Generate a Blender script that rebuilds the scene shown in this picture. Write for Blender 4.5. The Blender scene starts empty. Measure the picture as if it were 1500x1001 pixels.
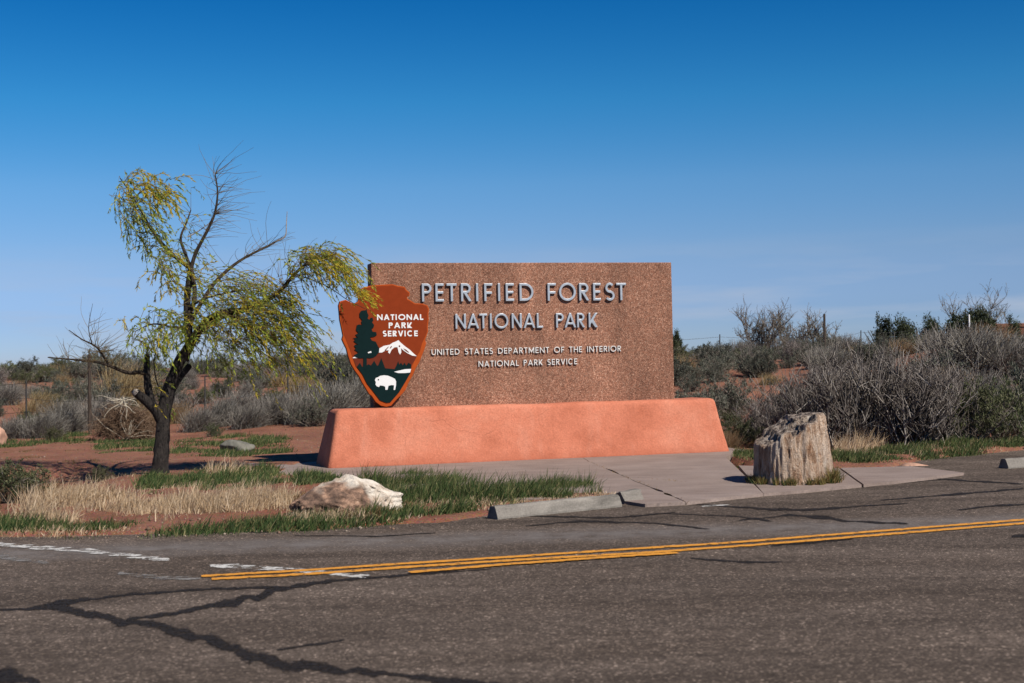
import bpy, bmesh, math, random
import numpy as np
from mathutils import Vector, Matrix, noise as mnoise

SC = bpy.context.scene
COL = SC.collection
R = math.radians
rng = np.random.default_rng(7)
random.seed(7)

# ------------------------------------------------------------------ camera
PW, PH, FPX = 1500.0, 1001.0, 2083.0          # photograph size, focal length in its pixels (50 mm)
EYE = 1.6
PITCH = math.atan(27.5 / FPX)
ROLL = R(1.25)
cam_d = bpy.data.cameras.new('camera')
cam_d.lens = 50.0; cam_d.sensor_width = 36.0; cam_d.clip_end = 20000; cam_d.clip_start = 0.1
cam_d.dof.use_dof = True; cam_d.dof.focus_distance = 20.5; cam_d.dof.aperture_fstop = 3.0
cam = bpy.data.objects.new('camera', cam_d); COL.objects.link(cam)
CM = Matrix.Translation((0, 0, EYE)) @ Matrix.Rotation(R(90) + PITCH, 4, 'X') @ Matrix.Rotation(-ROLL, 4, 'Z')
cam.matrix_world = CM
SC.camera = cam
C3 = np.array(CM.to_3x3())

# ------------------------------------------------------------------ light
SUN_EL, SUN_AZ = R(43), R(180 - 44)            # azimuth clockwise from +Y
world = bpy.data.worlds.new('World'); SC.world = world; world.use_nodes = True
wn = world.node_tree.nodes; wl = world.node_tree.links
bg = wn['Background']
sky = wn.new('ShaderNodeTexSky'); sky.sky_type = 'NISHITA'; sky.sun_disc = False
sky.sun_elevation = SUN_EL; sky.sun_rotation = SUN_AZ
sky.altitude = 1700; sky.air_density = 1.0; sky.dust_density = 0.25; sky.ozone_density = 3.0
hsv = wn.new('ShaderNodeHueSaturation'); hsv.inputs['Saturation'].default_value = 1.25
gam = wn.new('ShaderNodeGamma'); gam.inputs['Gamma'].default_value = 1.25
wl.new(sky.outputs[0], gam.inputs[0]); wl.new(gam.outputs[0], hsv.inputs['Color'])
# faint wisps of cloud low over the horizon
tc = wn.new('ShaderNodeTexCoord'); mp = wn.new('ShaderNodeMapping'); mp.inputs['Scale'].default_value = (4, 4, 34)
nz = wn.new('ShaderNodeTexNoise'); nz.inputs['Scale'].default_value = 1.6; nz.inputs['Detail'].default_value = 6
rp = wn.new('ShaderNodeValToRGB'); rp.color_ramp.elements[0].position = .47; rp.color_ramp.elements[1].position = .74
sx = wn.new('ShaderNodeSeparateXYZ')
band = wn.new('ShaderNodeMapRange'); band.inputs['From Min'].default_value = .085; band.inputs['From Max'].default_value = .03
mul = wn.new('ShaderNodeMath'); mul.operation = 'MULTIPLY'
mul2 = wn.new('ShaderNodeMath'); mul2.operation = 'MULTIPLY'; mul2.inputs[1].default_value = .8
mixc = wn.new('ShaderNodeMixRGB'); mixc.inputs[2].default_value = (7.2, 8.4, 10.6, 1)
wl.new(tc.outputs['Generated'], mp.inputs[0]); wl.new(mp.outputs[0], nz.inputs['Vector']); wl.new(nz.outputs[0], rp.inputs[0])
wl.new(tc.outputs['Generated'], sx.inputs[0]); wl.new(sx.outputs[2], band.inputs[0])
wl.new(rp.outputs[0], mul.inputs[0]); wl.new(band.outputs[0], mul.inputs[1]); wl.new(mul.outputs[0], mul2.inputs[0])
tint = wn.new('ShaderNodeValToRGB'); te = tint.color_ramp.elements      # colour of the clear high-desert air by height above the horizon
for i, (p_, c_) in enumerate([(0, (.43, .54, .98)), (.034, (.50, .56, .90)), (.073, (.84, .73, .86)), (.123, (.97, .93, .95)), (.18, (.58, 1.0, 1.0)), (.25, (.22, .85, .97))]):
    if i > 1: te.new(p_)
for i, (p_, c_) in enumerate([(0, (.43, .54, .98)), (.034, (.50, .56, .90)), (.073, (.84, .73, .86)), (.123, (.97, .93, .95)), (.18, (.58, 1.0, 1.0)), (.25, (.22, .85, .97))]):
    te[i].position = p_; te[i].color = (*c_, 1)
tm = wn.new('ShaderNodeMixRGB'); tm.blend_type = 'MULTIPLY'; tm.inputs[0].default_value = 1
wl.new(sx.outputs[2], tint.inputs[0]); wl.new(hsv.outputs[0], tm.inputs[1]); wl.new(tint.outputs[0], tm.inputs[2])
wl.new(mul2.outputs[0], mixc.inputs[0]); wl.new(tm.outputs[0], mixc.inputs[1]); wl.new(mixc.outputs[0], bg.inputs[0])
bg.inputs[1].default_value = 0.043

sd = bpy.data.lights.new('sun', 'SUN'); sd.energy = 5.0; sd.angle = R(.53); sd.color = (1, .93, .82)
sun = bpy.data.objects.new('sun', sd); COL.objects.link(sun)
sdir = Vector((math.sin(SUN_AZ) * math.cos(SUN_EL), math.cos(SUN_AZ) * math.cos(SUN_EL), math.sin(SUN_EL)))
sun.rotation_euler = sdir.to_track_quat('Z', 'Y').to_euler(); sun.location = (10, -10, 20)
vs = SC.view_settings; vs.view_transform = 'Standard'; vs.look = 'None'; vs.exposure = 0.47; vs.gamma = 1
SC.render.engine = 'CYCLES'

# ------------------------------------------------------------------ pixel -> place
def ray(px, py):
    return C3 @ np.array([(px - PW / 2) / FPX, -(py - PH / 2) / FPX, -1.0])
def G(px, py, z=0.0):                           # on the flat ground
    d = ray(px, py); t = (z - EYE) / d[2]
    return np.array([d[0] * t, d[1] * t, z])
def at(px, py, y):                              # at a known distance
    d = ray(px, py); t = y / d[1]
    return np.array([d[0] * t, y, EYE + d[2] * t])

# ------------------------------------------------------------------ materials
def mat(name):
    m = bpy.data.materials.new(name); m.use_nodes = True
    nt = m.node_tree; b = nt.nodes['Principled BSDF']
    b.inputs['Roughness'].default_value = .9
    b.inputs['Specular IOR Level'].default_value = .25
    return m, nt, b
def N(nt, kind, **kw):
    n = nt.nodes.new(kind)
    for k, v in kw.items():
        if k in n.inputs.keys(): n.inputs[k].default_value = v
        else: setattr(n, k, v)
    return n
def coords(nt, scale=(1, 1, 1), rot=(0, 0, 0)):
    t = N(nt, 'ShaderNodeTexCoord'); m = N(nt, 'ShaderNodeMapping')
    m.inputs['Scale'].default_value = scale; m.inputs['Rotation'].default_value = rot
    nt.links.new(t.outputs['Object'], m.inputs[0]); return m.outputs[0]
def noi(nt, vec, scale, detail=4, rough=.55, dist=0):
    n = N(nt, 'ShaderNodeTexNoise', Scale=scale, Detail=detail, Roughness=rough, Distortion=dist)
    nt.links.new(vec, n.inputs['Vector']); return n.outputs[0]
def vor(nt, vec, scale, out='Color', feature='F1'):
    n = N(nt, 'ShaderNodeTexVoronoi', Scale=scale); n.feature = feature
    nt.links.new(vec, n.inputs['Vector']); return n.outputs[out]
def ramp(nt, fac, stops):
    r = N(nt, 'ShaderNodeValToRGB'); e = r.color_ramp.elements
    while len(e) < len(stops): e.new(.5)
    for i, (p, c) in enumerate(stops):
        e[i].position = p; e[i].color = (c, c, c, 1) if not isinstance(c, tuple) else (*c, 1)
    nt.links.new(fac, r.inputs[0]); return r.outputs[0]
def mix(nt, f, a, b, mode='MIX'):
    n = N(nt, 'ShaderNodeMixRGB'); n.blend_type = mode
    for i, v in enumerate((f, a, b)):
        if isinstance(v, (int, float)): n.inputs[i].default_value = v if i == 0 else (v, v, v, 1)
        elif isinstance(v, tuple): n.inputs[i].default_value = (*v, 1)
        else: nt.links.new(v, n.inputs[i])
    return n.outputs[0]
def math2(nt, op, a, b=0.0):
    n = N(nt, 'ShaderNodeMath'); n.operation = op
    for i, v in enumerate((a, b)):
        if isinstance(v, (int, float)): n.inputs[i].default_value = v
        else: nt.links.new(v, n.inputs[i])
    return n.outputs[0]
def bump(nt, b, h, strength=.4, dist=.02):
    n = N(nt, 'ShaderNodeBump', Strength=strength, Distance=dist)
    nt.links.new(h, n.inputs['Height']); nt.links.new(n.outputs[0], b.inputs['Normal'])
AK = .85                                              # all colours were judged a little bright; one factor for every surface alike
def setc(nt, b, c): nt.links.new(mix(nt, 1.0, c, AK, 'MULTIPLY'), b.inputs['Base Color'])

def m_asphalt():
    m, nt, b = mat('asphalt'); v = coords(nt)
    big = noi(nt, coords(nt, (.35, 1.1, 1), (0, 0, R(-17))), 1.2, 5)
    base = ramp(nt, big, [(.3, (.072, .055, .044)), (.7, (.124, .097, .080))])
    st = vor(nt, v, 75)
    g = N(nt, 'ShaderNodeRGBToBW'); nt.links.new(st, g.inputs[0])
    c = mix(nt, 1.0, base, ramp(nt, g.outputs[0], [(.2, .6), (.65, 1.0), (.82, 1.5), (.9, 3.2)]), 'MULTIPLY')
    mid = noi(nt, v, 9, 8, .8)
    c = mix(nt, 1.0, c, ramp(nt, mid, [(.3, .55), (.7, 1.45)]), 'MULTIPLY')
    c = mix(nt, 1.0, c, ramp(nt, noi(nt, coords(nt, (.16, 1.3, 1), (0, 0, R(-17))), 1.1, 7, .65), [(.3, .7), (.7, 1.25)]), 'MULTIPLY')
    c = mix(nt, ramp(nt, noi(nt, v, .55, 5, .6), [(.6, 0.0), (.75, .5)]), c, (.045, .037, .033))
    # paler polished wheel path between the yellow line and the verge
    p0, p1 = G(0, 812), G(950, 780); d = (p1 - p0)[:2]; d /= np.linalg.norm(d); nrm = np.array([-d[1], d[0]])
    t = N(nt, 'ShaderNodeTexCoord'); dp = N(nt, 'ShaderNodeVectorMath'); dp.operation = 'DOT_PRODUCT'
    dp.inputs[1].default_value = (nrm[0], nrm[1], 0); nt.links.new(t.outputs['Object'], dp.inputs[0])
    off = math2(nt, 'ABSOLUTE', math2(nt, 'SUBTRACT', dp.outputs['Value'], float(nrm @ p0[:2])))
    mask = math2(nt, 'MULTIPLY', ramp(nt, math2(nt, 'MULTIPLY', off, .9), [(.05, 1.0), (.6, 0.0)]), ramp(nt, noi(nt, v, 3.5, 6, .7), [(.3, .1), (.62, .9)]))
    c = mix(nt, mask, c, (.17, .152, .145))
    setc(nt, b, c); b.inputs['Roughness'].default_value = .95; b.inputs['Specular IOR Level'].default_value = .08
    bump(nt, b, math2(nt, 'ADD', g.outputs[0], mid), .55, .008)
    return m
def m_tar():
    m, nt, b = mat('tar'); v = coords(nt)
    setc(nt, b, ramp(nt, noi(nt, v, 40, 3), [(.35, (.009, .008, .008)), (.7, (.036, .030, .027))]))
    b.inputs['Roughness'].default_value = .8; b.inputs['Specular IOR Level'].default_value = .08; worn(nt, b, 16, .24, .50); return m
def worn(nt, b, scale, lo, hi, vec=None):
    v = vec or coords(nt)
    at_ = N(nt, 'ShaderNodeAttribute'); at_.attribute_name = 'core'
    core = math2(nt, 'MULTIPLY', math2(nt, 'SUBTRACT', math2(nt, 'MINIMUM', math2(nt, 'MULTIPLY', at_.outputs['Fac'], 1.8), 1.0), 1.0), .3)
    f = ramp(nt, math2(nt, 'ADD', noi(nt, v, scale, 6, .7), core), [(lo, 0.0), (hi, 1.0)])
    nt.links.new(f, b.inputs['Alpha'])
def m_paint(name, col, lo, hi, scale=14, stretch=(1, 1, 1)):
    m, nt, b = mat(name); v = coords(nt)
    setc(nt, b, mix(nt, ramp(nt, noi(nt, v, 30, 3), [(.35, 0.0), (.8, .55)]), col, tuple(x * .45 for x in col)))
    b.inputs['Roughness'].default_value = .7; worn(nt, b, scale, lo, hi, coords(nt, stretch)); return m
def m_soil():
    m, nt, b = mat('red_soil'); v = coords(nt)
    c = ramp(nt, noi(nt, v, .8, 6, .6), [(.3, (.20, .080, .048)), (.55, (.29, .128, .078)), (.75, (.34, .17, .108))])
    c = mix(nt, ramp(nt, noi(nt, v, 7, 5, .7), [(.45, 0.0), (.75, .55)]), c, (.15, .065, .042))
    c = mix(nt, ramp(nt, noi(nt, v, 2.2, 6, .7), [(.55, 0.0), (.72, .5)]), c, (.28, .215, .13))
    g = vor(nt, v, 55); c = mix(nt, .35, c, g, 'SOFT_LIGHT')
    setc(nt, b, c); b.inputs['Roughness'].default_value = 1
    bump(nt, b, math2(nt, 'ADD', noi(nt, v, 9, 8, .7), math2(nt, 'MULTIPLY', noi(nt, v, 50, 3), .3)), .9, .08); return m
def m_concrete(name, lo, hi, dark=.5):
    m, nt, b = mat(name); v = coords(nt)
    c = ramp(nt, noi(nt, v, 1.3, 7, .6), [(.3, lo), (.7, hi)])
    c = mix(nt, ramp(nt, noi(nt, coords(nt, (.5, 2.5, 2)), 2.4, 6, .7), [(.48, 0.0), (.72, dark)]), c, tuple(x * .45 for x in lo))
    c = mix(nt, 1.0, c, ramp(nt, noi(nt, v, 60, 3, .7), [(.3, .75), (.7, 1.2)]), 'MULTIPLY')
    setc(nt, b, c); bump(nt, b, noi(nt, v, 45, 5, .7), .4, .012); return m
def mixv(nt, v, amt):
    n = N(nt, 'ShaderNodeTexNoise', Scale=2.5, Detail=5); nt.links.new(v, n.inputs['Vector'])
    a = N(nt, 'ShaderNodeVectorMath'); a.operation = 'SCALE'; a.inputs['Scale'].default_value = amt; nt.links.new(n.outputs['Color'], a.inputs[0])
    b = N(nt, 'ShaderNodeVectorMath'); b.operation = 'ADD'; nt.links.new(v, b.inputs[0]); nt.links.new(a.outputs[0], b.inputs[1]); return b.outputs[0]
def m_stucco():
    m, nt, b = mat('salmon_stucco'); v = coords(nt)
    c = ramp(nt, noi(nt, v, 1.5, 7, .62), [(.28, (.40, .122, .068)), (.5, (.51, .172, .102)), (.72, (.56, .22, .14))])
    c = mix(nt, ramp(nt, noi(nt, coords(nt, (1.6, 1.6, .35)), 1.7, 5, .6), [(.55, 0.0), (.75, .4)]), c, (.58, .28, .20))
    c = mix(nt, 1.0, c, ramp(nt, noi(nt, v, 38, 4, .75), [(.3, .80), (.7, 1.18)]), 'MULTIPLY')
    c = mix(nt, ramp(nt, noi(nt, coords(nt, (5, 5, .25)), 1.8, 6, .7), [(.58, 0.0), (.72, .3)]), c, (.30, .10, .06))
    ck = ramp(nt, vor(nt, mixv(nt, v, .35), 1.1, 'Distance', 'DISTANCE_TO_EDGE'), [(.0, .55), (.006, 0.0)])
    c = mix(nt, math2(nt, 'MULTIPLY', ck, ramp(nt, noi(nt, v, 1.0, 3), [(.5, 0.0), (.6, 1.0)])), c, (.16, .05, .03))
    # splash stains along the foot
    s = N(nt, 'ShaderNodeSeparateXYZ'); nt.links.new(v, s.inputs[0])
    low = ramp(nt, math2(nt, 'ADD', s.outputs[2], math2(nt, 'MULTIPLY', noi(nt, v, 5, 5, .7), .25)), [(.12, .6), (.32, 0.0)])
    c = mix(nt, low, c, (.33, .092, .05))
    setc(nt, b, c); b.inputs['Roughness'].default_value = .95
    bump(nt, b, math2(nt, 'ADD', noi(nt, v, 6, 4), math2(nt, 'MULTIPLY', noi(nt, v, 45, 5, .75), .6)), .5, .035); return m
def m_aggregate():
    m, nt, b = mat('exposed_aggregate'); v = coords(nt)
    g = N(nt, 'ShaderNodeRGBToBW'); nt.links.new(vor(nt, v, 105), g.inputs[0])
    peb = ramp(nt, g.outputs[0], [(.1, (.115, .047, .029)), (.4, (.215, .093, .056)), (.65, (.275, .129, .081)), (.9, (.46, .29, .21))])
    g2 = N(nt, 'ShaderNodeRGBToBW'); nt.links.new(vor(nt, v, 48), g2.inputs[0])
    c = mix(nt, 1.0, peb, ramp(nt, g2.outputs[0], [(.2, .72), (.8, 1.25)]), 'MULTIPLY')
    c = mix(nt, 1.0, c, ramp(nt, noi(nt, v, 1.1, 6, .6), [(.3, .74), (.7, 1.2)]), 'MULTIPLY')
    c = mix(nt, 1.0, c, ramp(nt, noi(nt, coords(nt, (2.2, 2.2, .3)), 1.6, 6, .65), [(.35, .82), (.6, 1.06)]), 'MULTIPLY')
    setc(nt, b, c); b.inputs['Roughness'].default_value = .85
    bump(nt, b, vor(nt, v, 105, 'Distance'), .45, -.006); return m
def m_plain(name, col, rough=.6, spec=.3, var=.25, scale=9, metal=0):
    m, nt, b = mat(name); v = coords(nt)
    f = noi(nt, v, scale, 6, .65)
    c = ramp(nt, f, [(.3, tuple(x * (1 - var) for x in col)), (.7, tuple(min(1, x * (1 + var)) for x in col))])
    setc(nt, b, c); b.inputs['Roughness'].default_value = rough; b.inputs['Specular IOR Level'].default_value = spec
    b.inputs['Metallic'].default_value = metal
    bump(nt, b, f, .15, .005); return m
def m_leaf(name, cols, trans=.3, hue=.02, val=.35):
    m, nt, b = mat(name)
    oi = N(nt, 'ShaderNodeObjectInfo'); ge = N(nt, 'ShaderNodeNewGeometry')
    c = ramp(nt, ge.outputs['Random Per Island'], [(i / max(1, len(cols) - 1), x) for i, x in enumerate(cols)])
    h = N(nt, 'ShaderNodeHueSaturation'); nt.links.new(c, h.inputs['Color'])
    mr = N(nt, 'ShaderNodeMapRange'); mr.inputs['To Min'].default_value = 1 - val; mr.inputs['To Max'].default_value = 1 + val
    nt.links.new(oi.outputs['Random'], mr.inputs[0]); nt.links.new(mr.outputs[0], h.inputs['Value'])
    mh = N(nt, 'ShaderNodeMapRange'); mh.inputs['To Min'].default_value = .5 - hue; mh.inputs['To Max'].default_value = .5 + hue
    m7 = math2(nt, 'FRACT', math2(nt, 'MULTIPLY', oi.outputs['Random'], 7.31))
    nt.links.new(m7, mh.inputs[0]); nt.links.new(mh.outputs[0], h.inputs['Hue'])
    setc(nt, b, h.outputs[0]); b.inputs['Roughness'].default_value = .75
    if trans:
        tr = N(nt, 'ShaderNodeBsdfTranslucent'); nt.links.new(h.outputs[0], tr.inputs[0])
        ms = N(nt, 'ShaderNodeMixShader'); ms.inputs[0].default_value = trans
        out = nt.nodes['Material Output']
        nt.links.new(b.outputs[0], ms.inputs[1]); nt.links.new(tr.outputs[0], ms.inputs[2]); nt.links.new(ms.outputs[0], out.inputs[0])
    return m
def m_bark(name, lo, hi, sc=(16, 16, 3.2)):
    m, nt, b = mat(name); v = coords(nt, sc)
    f = noi(nt, v, 1.6, 7, .7, .6)
    c = ramp(nt, f, [(.32, lo), (.56, tuple((a + d) / 2 for a, d in zip(lo, hi))), (.74, hi)])
    setc(nt, b, c); b.inputs['Roughness'].default_value = .95; bump(nt, b, f, 1.0, .05); return m
def m_petrified():
    m, nt, b = mat('petrified_wood'); v = coords(nt, (1, 1, .26))
    f = noi(nt, v, 9, 10, .74, 1.2)
    c = ramp(nt, f, [(.28, (.07, .04, .03)), (.40, (.27, .155, .095)), (.47, (.48, .325, .225)), (.57, (.66, .52, .41)), (.67, (.46, .26, .15)), (.78, (.20, .10, .06))])
    f2 = noi(nt, coords(nt, (1, 1, .35)), 4.5, 6, .65)
    c = mix(nt, ramp(nt, f2, [(.56, 0.0), (.66, .7)]), c, (.60, .53, .46))
    f3 = noi(nt, coords(nt), 3.2, 6, .65)
    c = mix(nt, ramp(nt, f3, [(.58, 0.0), (.72, .6)]), c, (.34, .15, .06))
    # broken top: chalky crust with dark pockets
    tcn = N(nt, 'ShaderNodeAttribute'); tcn.attribute_name = 'cut'
    pk = ramp(nt, noi(nt, coords(nt), 17, 5, .7), [(.40, (.045, .04, .042)), (.47, (.20, .15, .12)), (.56, (.42, .34, .28)), (.66, (.58, .52, .46))])
    c = mix(nt, tcn.outputs['Fac'], c, pk)
    setc(nt, b, c); b.inputs['Roughness'].default_value = .8
    bump(nt, b, math2(nt, 'ADD', f, math2(nt, 'MULTIPLY', noi(nt, coords(nt), 26, 5, .7), .5)), 1.0, .09); return m
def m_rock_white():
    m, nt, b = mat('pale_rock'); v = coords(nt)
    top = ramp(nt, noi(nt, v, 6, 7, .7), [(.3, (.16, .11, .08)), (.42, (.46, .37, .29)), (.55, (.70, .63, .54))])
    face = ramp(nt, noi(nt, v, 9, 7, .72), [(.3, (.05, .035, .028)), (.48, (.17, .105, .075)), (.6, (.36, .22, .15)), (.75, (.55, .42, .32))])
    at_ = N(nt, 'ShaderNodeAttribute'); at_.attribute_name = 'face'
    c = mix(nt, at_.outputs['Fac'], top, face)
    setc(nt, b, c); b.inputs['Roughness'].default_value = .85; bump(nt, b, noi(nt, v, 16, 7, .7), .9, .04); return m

MAT = {}
def M(k): return MAT[k]
MAT['asphalt'] = m_asphalt(); MAT['tar'] = m_tar(); MAT['soil'] = m_soil()
MAT['yellow'] = m_paint('yellow_paint', (.70, .30, .035), .33, .44, 10)
MAT['white_line'] = m_paint('worn_white_paint', (.60, .58, .55), .465, .53, 7, (1, 1.6, 1))
MAT['faint_line'] = m_paint('faint_white_paint', (.24, .225, .21), .44, .58, 7, (1, 1.6, 1))
MAT['pad'] = m_concrete('dusty_concrete', (.215, .162, .140), (.295, .232, .205), .45)
MAT['stop'] = m_concrete('grey_concrete', (.15, .135, .12), (.29, .265, .235), .85)
MAT['stucco'] = m_stucco(); MAT['aggregate'] = m_aggregate()
MAT['letter'] = m_plain('blue_grey_metal', (.37, .41, .46), .42, .45, .25, 6, .3)
MAT['letter_small'] = m_plain('pale_metal', (.62, .60, .58), .45, .5, .1, 9)
MAT['em_rim'] = m_plain('lit_rim_red', (.36, .065, .013), .7, .03, .1)  # brighter than the field: light on the raised rim put into its colour
MAT['em_field'] = m_plain('rust_red_paint', (.21, .034, .010), .7, .03, .08)
MAT['em_side'] = m_plain('dark_sign_edge', (.06, .025, .018), .7, .3, .1)
MAT['em_dark'] = m_plain('dark_green_paint', (.005, .016, .017), .7, .03, .1)
MAT['em_white'] = m_plain('white_paint', (.70, .70, .70), .6, .12, .03)
MAT['em_brown'] = m_plain('brown_paint', (.13, .026, .014), .7, .03, .1)
MAT['bark'] = m_bark('black_bark', (.005, .004, .004), (.075, .062, .055), (26, 26, 6))
MAT['limb_bark'] = m_bark('limb_bark', (.018, .013, .010), (.10, .075, .055))
MAT['dead_wood'] = m_bark('dead_wood', (.22, .18, .15), (.50, .45, .40), (20, 20, 4))
MAT['twig'] = m_leaf('twig', [(.10, .065, .035), (.16, .11, .05)], 0)
MAT['willow_leaf'] = m_leaf('willow_leaf', [(.09, .145, .025), (.22, .29, .045), (.34, .38, .05), (.46, .44, .055)], .5)
MAT['willow_yellow'] = m_leaf('willow_yellow', [(.32, .28, .03), (.48, .37, .03), (.54, .40, .035)], .5)
MAT['sage_stem'] = m_leaf('sage_stem', [(.10, .08, .065), (.19, .16, .13), (.28, .25, .21)], 0)
MAT['sage_leaf'] = m_leaf('sage_leaf', [(.032, .036, .024), (.075, .08, .058), (.175, .175, .14)], .1, .03, .4)
MAT['olive_leaf'] = m_leaf('olive_leaf', [(.045, .055, .022), (.085, .095, .04), (.14, .14, .07)], .15)
MAT['grey_twig'] = m_leaf('grey_twig', [(.05, .038, .032), (.11, .09, .08), (.20, .172, .155), (.36, .32, .29)], 0, .01, .15)
MAT['plume'] = m_leaf('plume', [(.05, .043, .036), (.15, .134, .116), (.28, .255, .222), (.42, .39, .345)], .1, .015, .2)
MAT['straw'] = m_leaf('straw', [(.20, .125, .06), (.34, .235, .12), (.46, .345, .20)], .25, .015, .15)
MAT['pale_straw'] = m_leaf('pale_straw', [(.34, .24, .13), (.56, .43, .26), (.70, .58, .40)], .3, .015, .1)
MAT['green'] = m_leaf('grass', [(.024, .046, .014), (.042, .078, .022), (.075, .115, .032), (.12, .145, .05), (.30, .25, .12)], .3, .01, .1)
MAT['weed'] = m_leaf('brown_weed', [(.16, .085, .035), (.28, .17, .07), (.16, .14, .04)], .2)
MAT['juniper'] = m_leaf('juniper', [(.016, .024, .012), (.035, .048, .02), (.06, .07, .03)], .1, .02, .2)
MAT['tumble'] = m_leaf('tumbleweed', [(.14, .08, .05), (.24, .15, .095), (.33, .22, .15)], 0)
MAT['tumble_pale'] = m_leaf('tumbleweed_pale', [(.50, .42, .33), (.62, .54, .44)], 0)
MAT['petrified'] = m_petrified(); MAT['pale_rock'] = m_rock_white()
MAT['grey_rock'] = m_plain('grey_rock', (.15, .145, .125), .9, .2, .45, 7)
MAT['red_rock'] = m_plain('pink_rock', (.42, .25, .18), .9, .2, .35, 7)
MAT['pebble'] = m_leaf('pebble', [(.16, .09, .065), (.30, .18, .13), (.45, .36, .29)], 0)
MAT['post_wood'] = m_bark('post_wood', (.03, .022, .018), (.12, .09, .07))
MAT['steel'] = m_plain('dark_steel', (.05, .047, .045), .6, .4, .3, 12, .3)
MAT['adobe'] = m_plain('brown_adobe', (.17, .085, .06), .95, .1, .15, 3)
MAT['roof_dark'] = m_plain('dark_roof', (.03, .028, .027), .9, .1, .15, 3)
MAT['pane'] = m_plain('window_glass', (.02, .025, .03), .1, .5, .1, 2)

# ------------------------------------------------------------------ object helpers
def link(o, parent=None):
    COL.objects.link(o)
    if parent is not None: o.parent = parent
    return o
def me_from(name, V, F, mats=(), mi=None, smooth=False):
    me = bpy.data.meshes.new(name)
    V = np.asarray(V, dtype=np.float32)
    if isinstance(F, np.ndarray):
        n, k = F.shape
        me.vertices.add(len(V)); me.vertices.foreach_set('co', V.ravel())
        me.loops.add(n * k); me.loops.foreach_set('vertex_index', F.ravel().astype(np.int32))
        me.polygons.add(n); me.polygons.foreach_set('loop_start', np.arange(0, n * k, k, dtype=np.int32))
        me.update(calc_edges=True)
    else:
        me.from_pydata([tuple(map(float, v)) for v in V], [], F); me.update()
    for m in mats: me.materials.append(m)
    if mi is not None: me.polygons.foreach_set('material_index', np.asarray(mi, dtype=np.int32))
    if smooth: me.polygons.foreach_set('use_smooth', np.ones(len(me.polygons), dtype=bool))
    return me
def ob(name, me, parent=None): return link(bpy.data.objects.new(name, me), parent)
def empty(name, loc, rz=0):
    o = bpy.data.objects.new(name, None); o.location = loc; o.rotation_euler = (0, 0, rz); o.empty_display_size = .2
    return link(o)
def tag(o, label, cat, group=None, kind=None):
    o['label'] = label; o['category'] = cat
    if group: o['group'] = group
    if kind: o['kind'] = kind
    return o
def struct(o): o['kind'] = 'structure'; return o

def tubes(P, Rad, sides=3):
    """P (n,k,3) polylines, Rad (n,k) -> verts, quads"""
    n, k, _ = P.shape
    T = np.gradient(P, axis=1); T /= np.linalg.norm(T, axis=2, keepdims=True) + 1e-9
    ref = rng.normal(size=(n, 1, 3)); A = np.cross(T, np.broadcast_to(ref, T.shape)); A /= np.linalg.norm(A, axis=2, keepdims=True) + 1e-9
    B = np.cross(T, A)
    an = np.arange(sides) * 2 * np.pi / sides
    V = P[:, :, None, :] + Rad[:, :, None, None] * (np.cos(an)[None, None, :, None] * A[:, :, None, :] + np.sin(an)[None, None, :, None] * B[:, :, None, :])
    idx = np.arange(n * k * sides).reshape(n, k, sides)
    a = idx[:, :-1, :]; b = np.roll(a, -1, axis=2); d = idx[:, 1:, :]; c = np.roll(d, -1, axis=2)
    F = np.stack([a, b, c, d], axis=-1).reshape(-1, 4)
    return V.reshape(-1, 3), F
def leafs(P, D, L, W):
    n = len(P); D = D / (np.linalg.norm(D, axis=1, keepdims=True) + 1e-9)
    S = np.cross(D, rng.normal(size=(n, 3))); S /= np.linalg.norm(S, axis=1, keepdims=True) + 1e-9
    L = np.broadcast_to(np.asarray(L, float).reshape(-1, 1), (n, 1)); W = np.broadcast_to(np.asarray(W, float).reshape(-1, 1), (n, 1))
    V = np.stack([P, P + D * L * .45 + S * W * .5, P + D * L, P + D * L * .45 - S * W * .5], axis=1).reshape(-1, 3)
    return V, np.arange(n * 4).reshape(n, 4)
def join(parts):
    Vs, Fs, Ms, o = [], [], [], 0
    for i, (V, F) in enumerate(parts):
        Vs.append(V); Fs.append(F + o); Ms.append(np.full(len(F), i)); o += len(V)
    return np.concatenate(Vs), np.concatenate(Fs), np.concatenate(Ms)
def strands(P0, D0, L, k, pull, wig=.25):
    """integrate growing strands: P0 (n,3), D0 (n,3), lengths (n,), pull (3,) -> (n,k,3)"""
    n = len(P0); P = np.zeros((n, k, 3)); P[:, 0] = P0
    D = D0 / (np.linalg.norm(D0, axis=1, keepdims=True) + 1e-9); st = (L / (k - 1))[:, None]
    for i in range(1, k):
        P[:, i] = P[:, i - 1] + D * st
        D = D + np.asarray(pull)[None] + rng.normal(size=(n, 3)) * wig; D /= np.linalg.norm(D, axis=1, keepdims=True) + 1e-9
    return P
def dirs(n, up=.5, spread=1.0):
    d = rng.normal(size=(n, 3)) * spread; d[:, 2] = np.abs(d[:, 2]) + up
    return d / np.linalg.norm(d, axis=1, keepdims=True)

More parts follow.
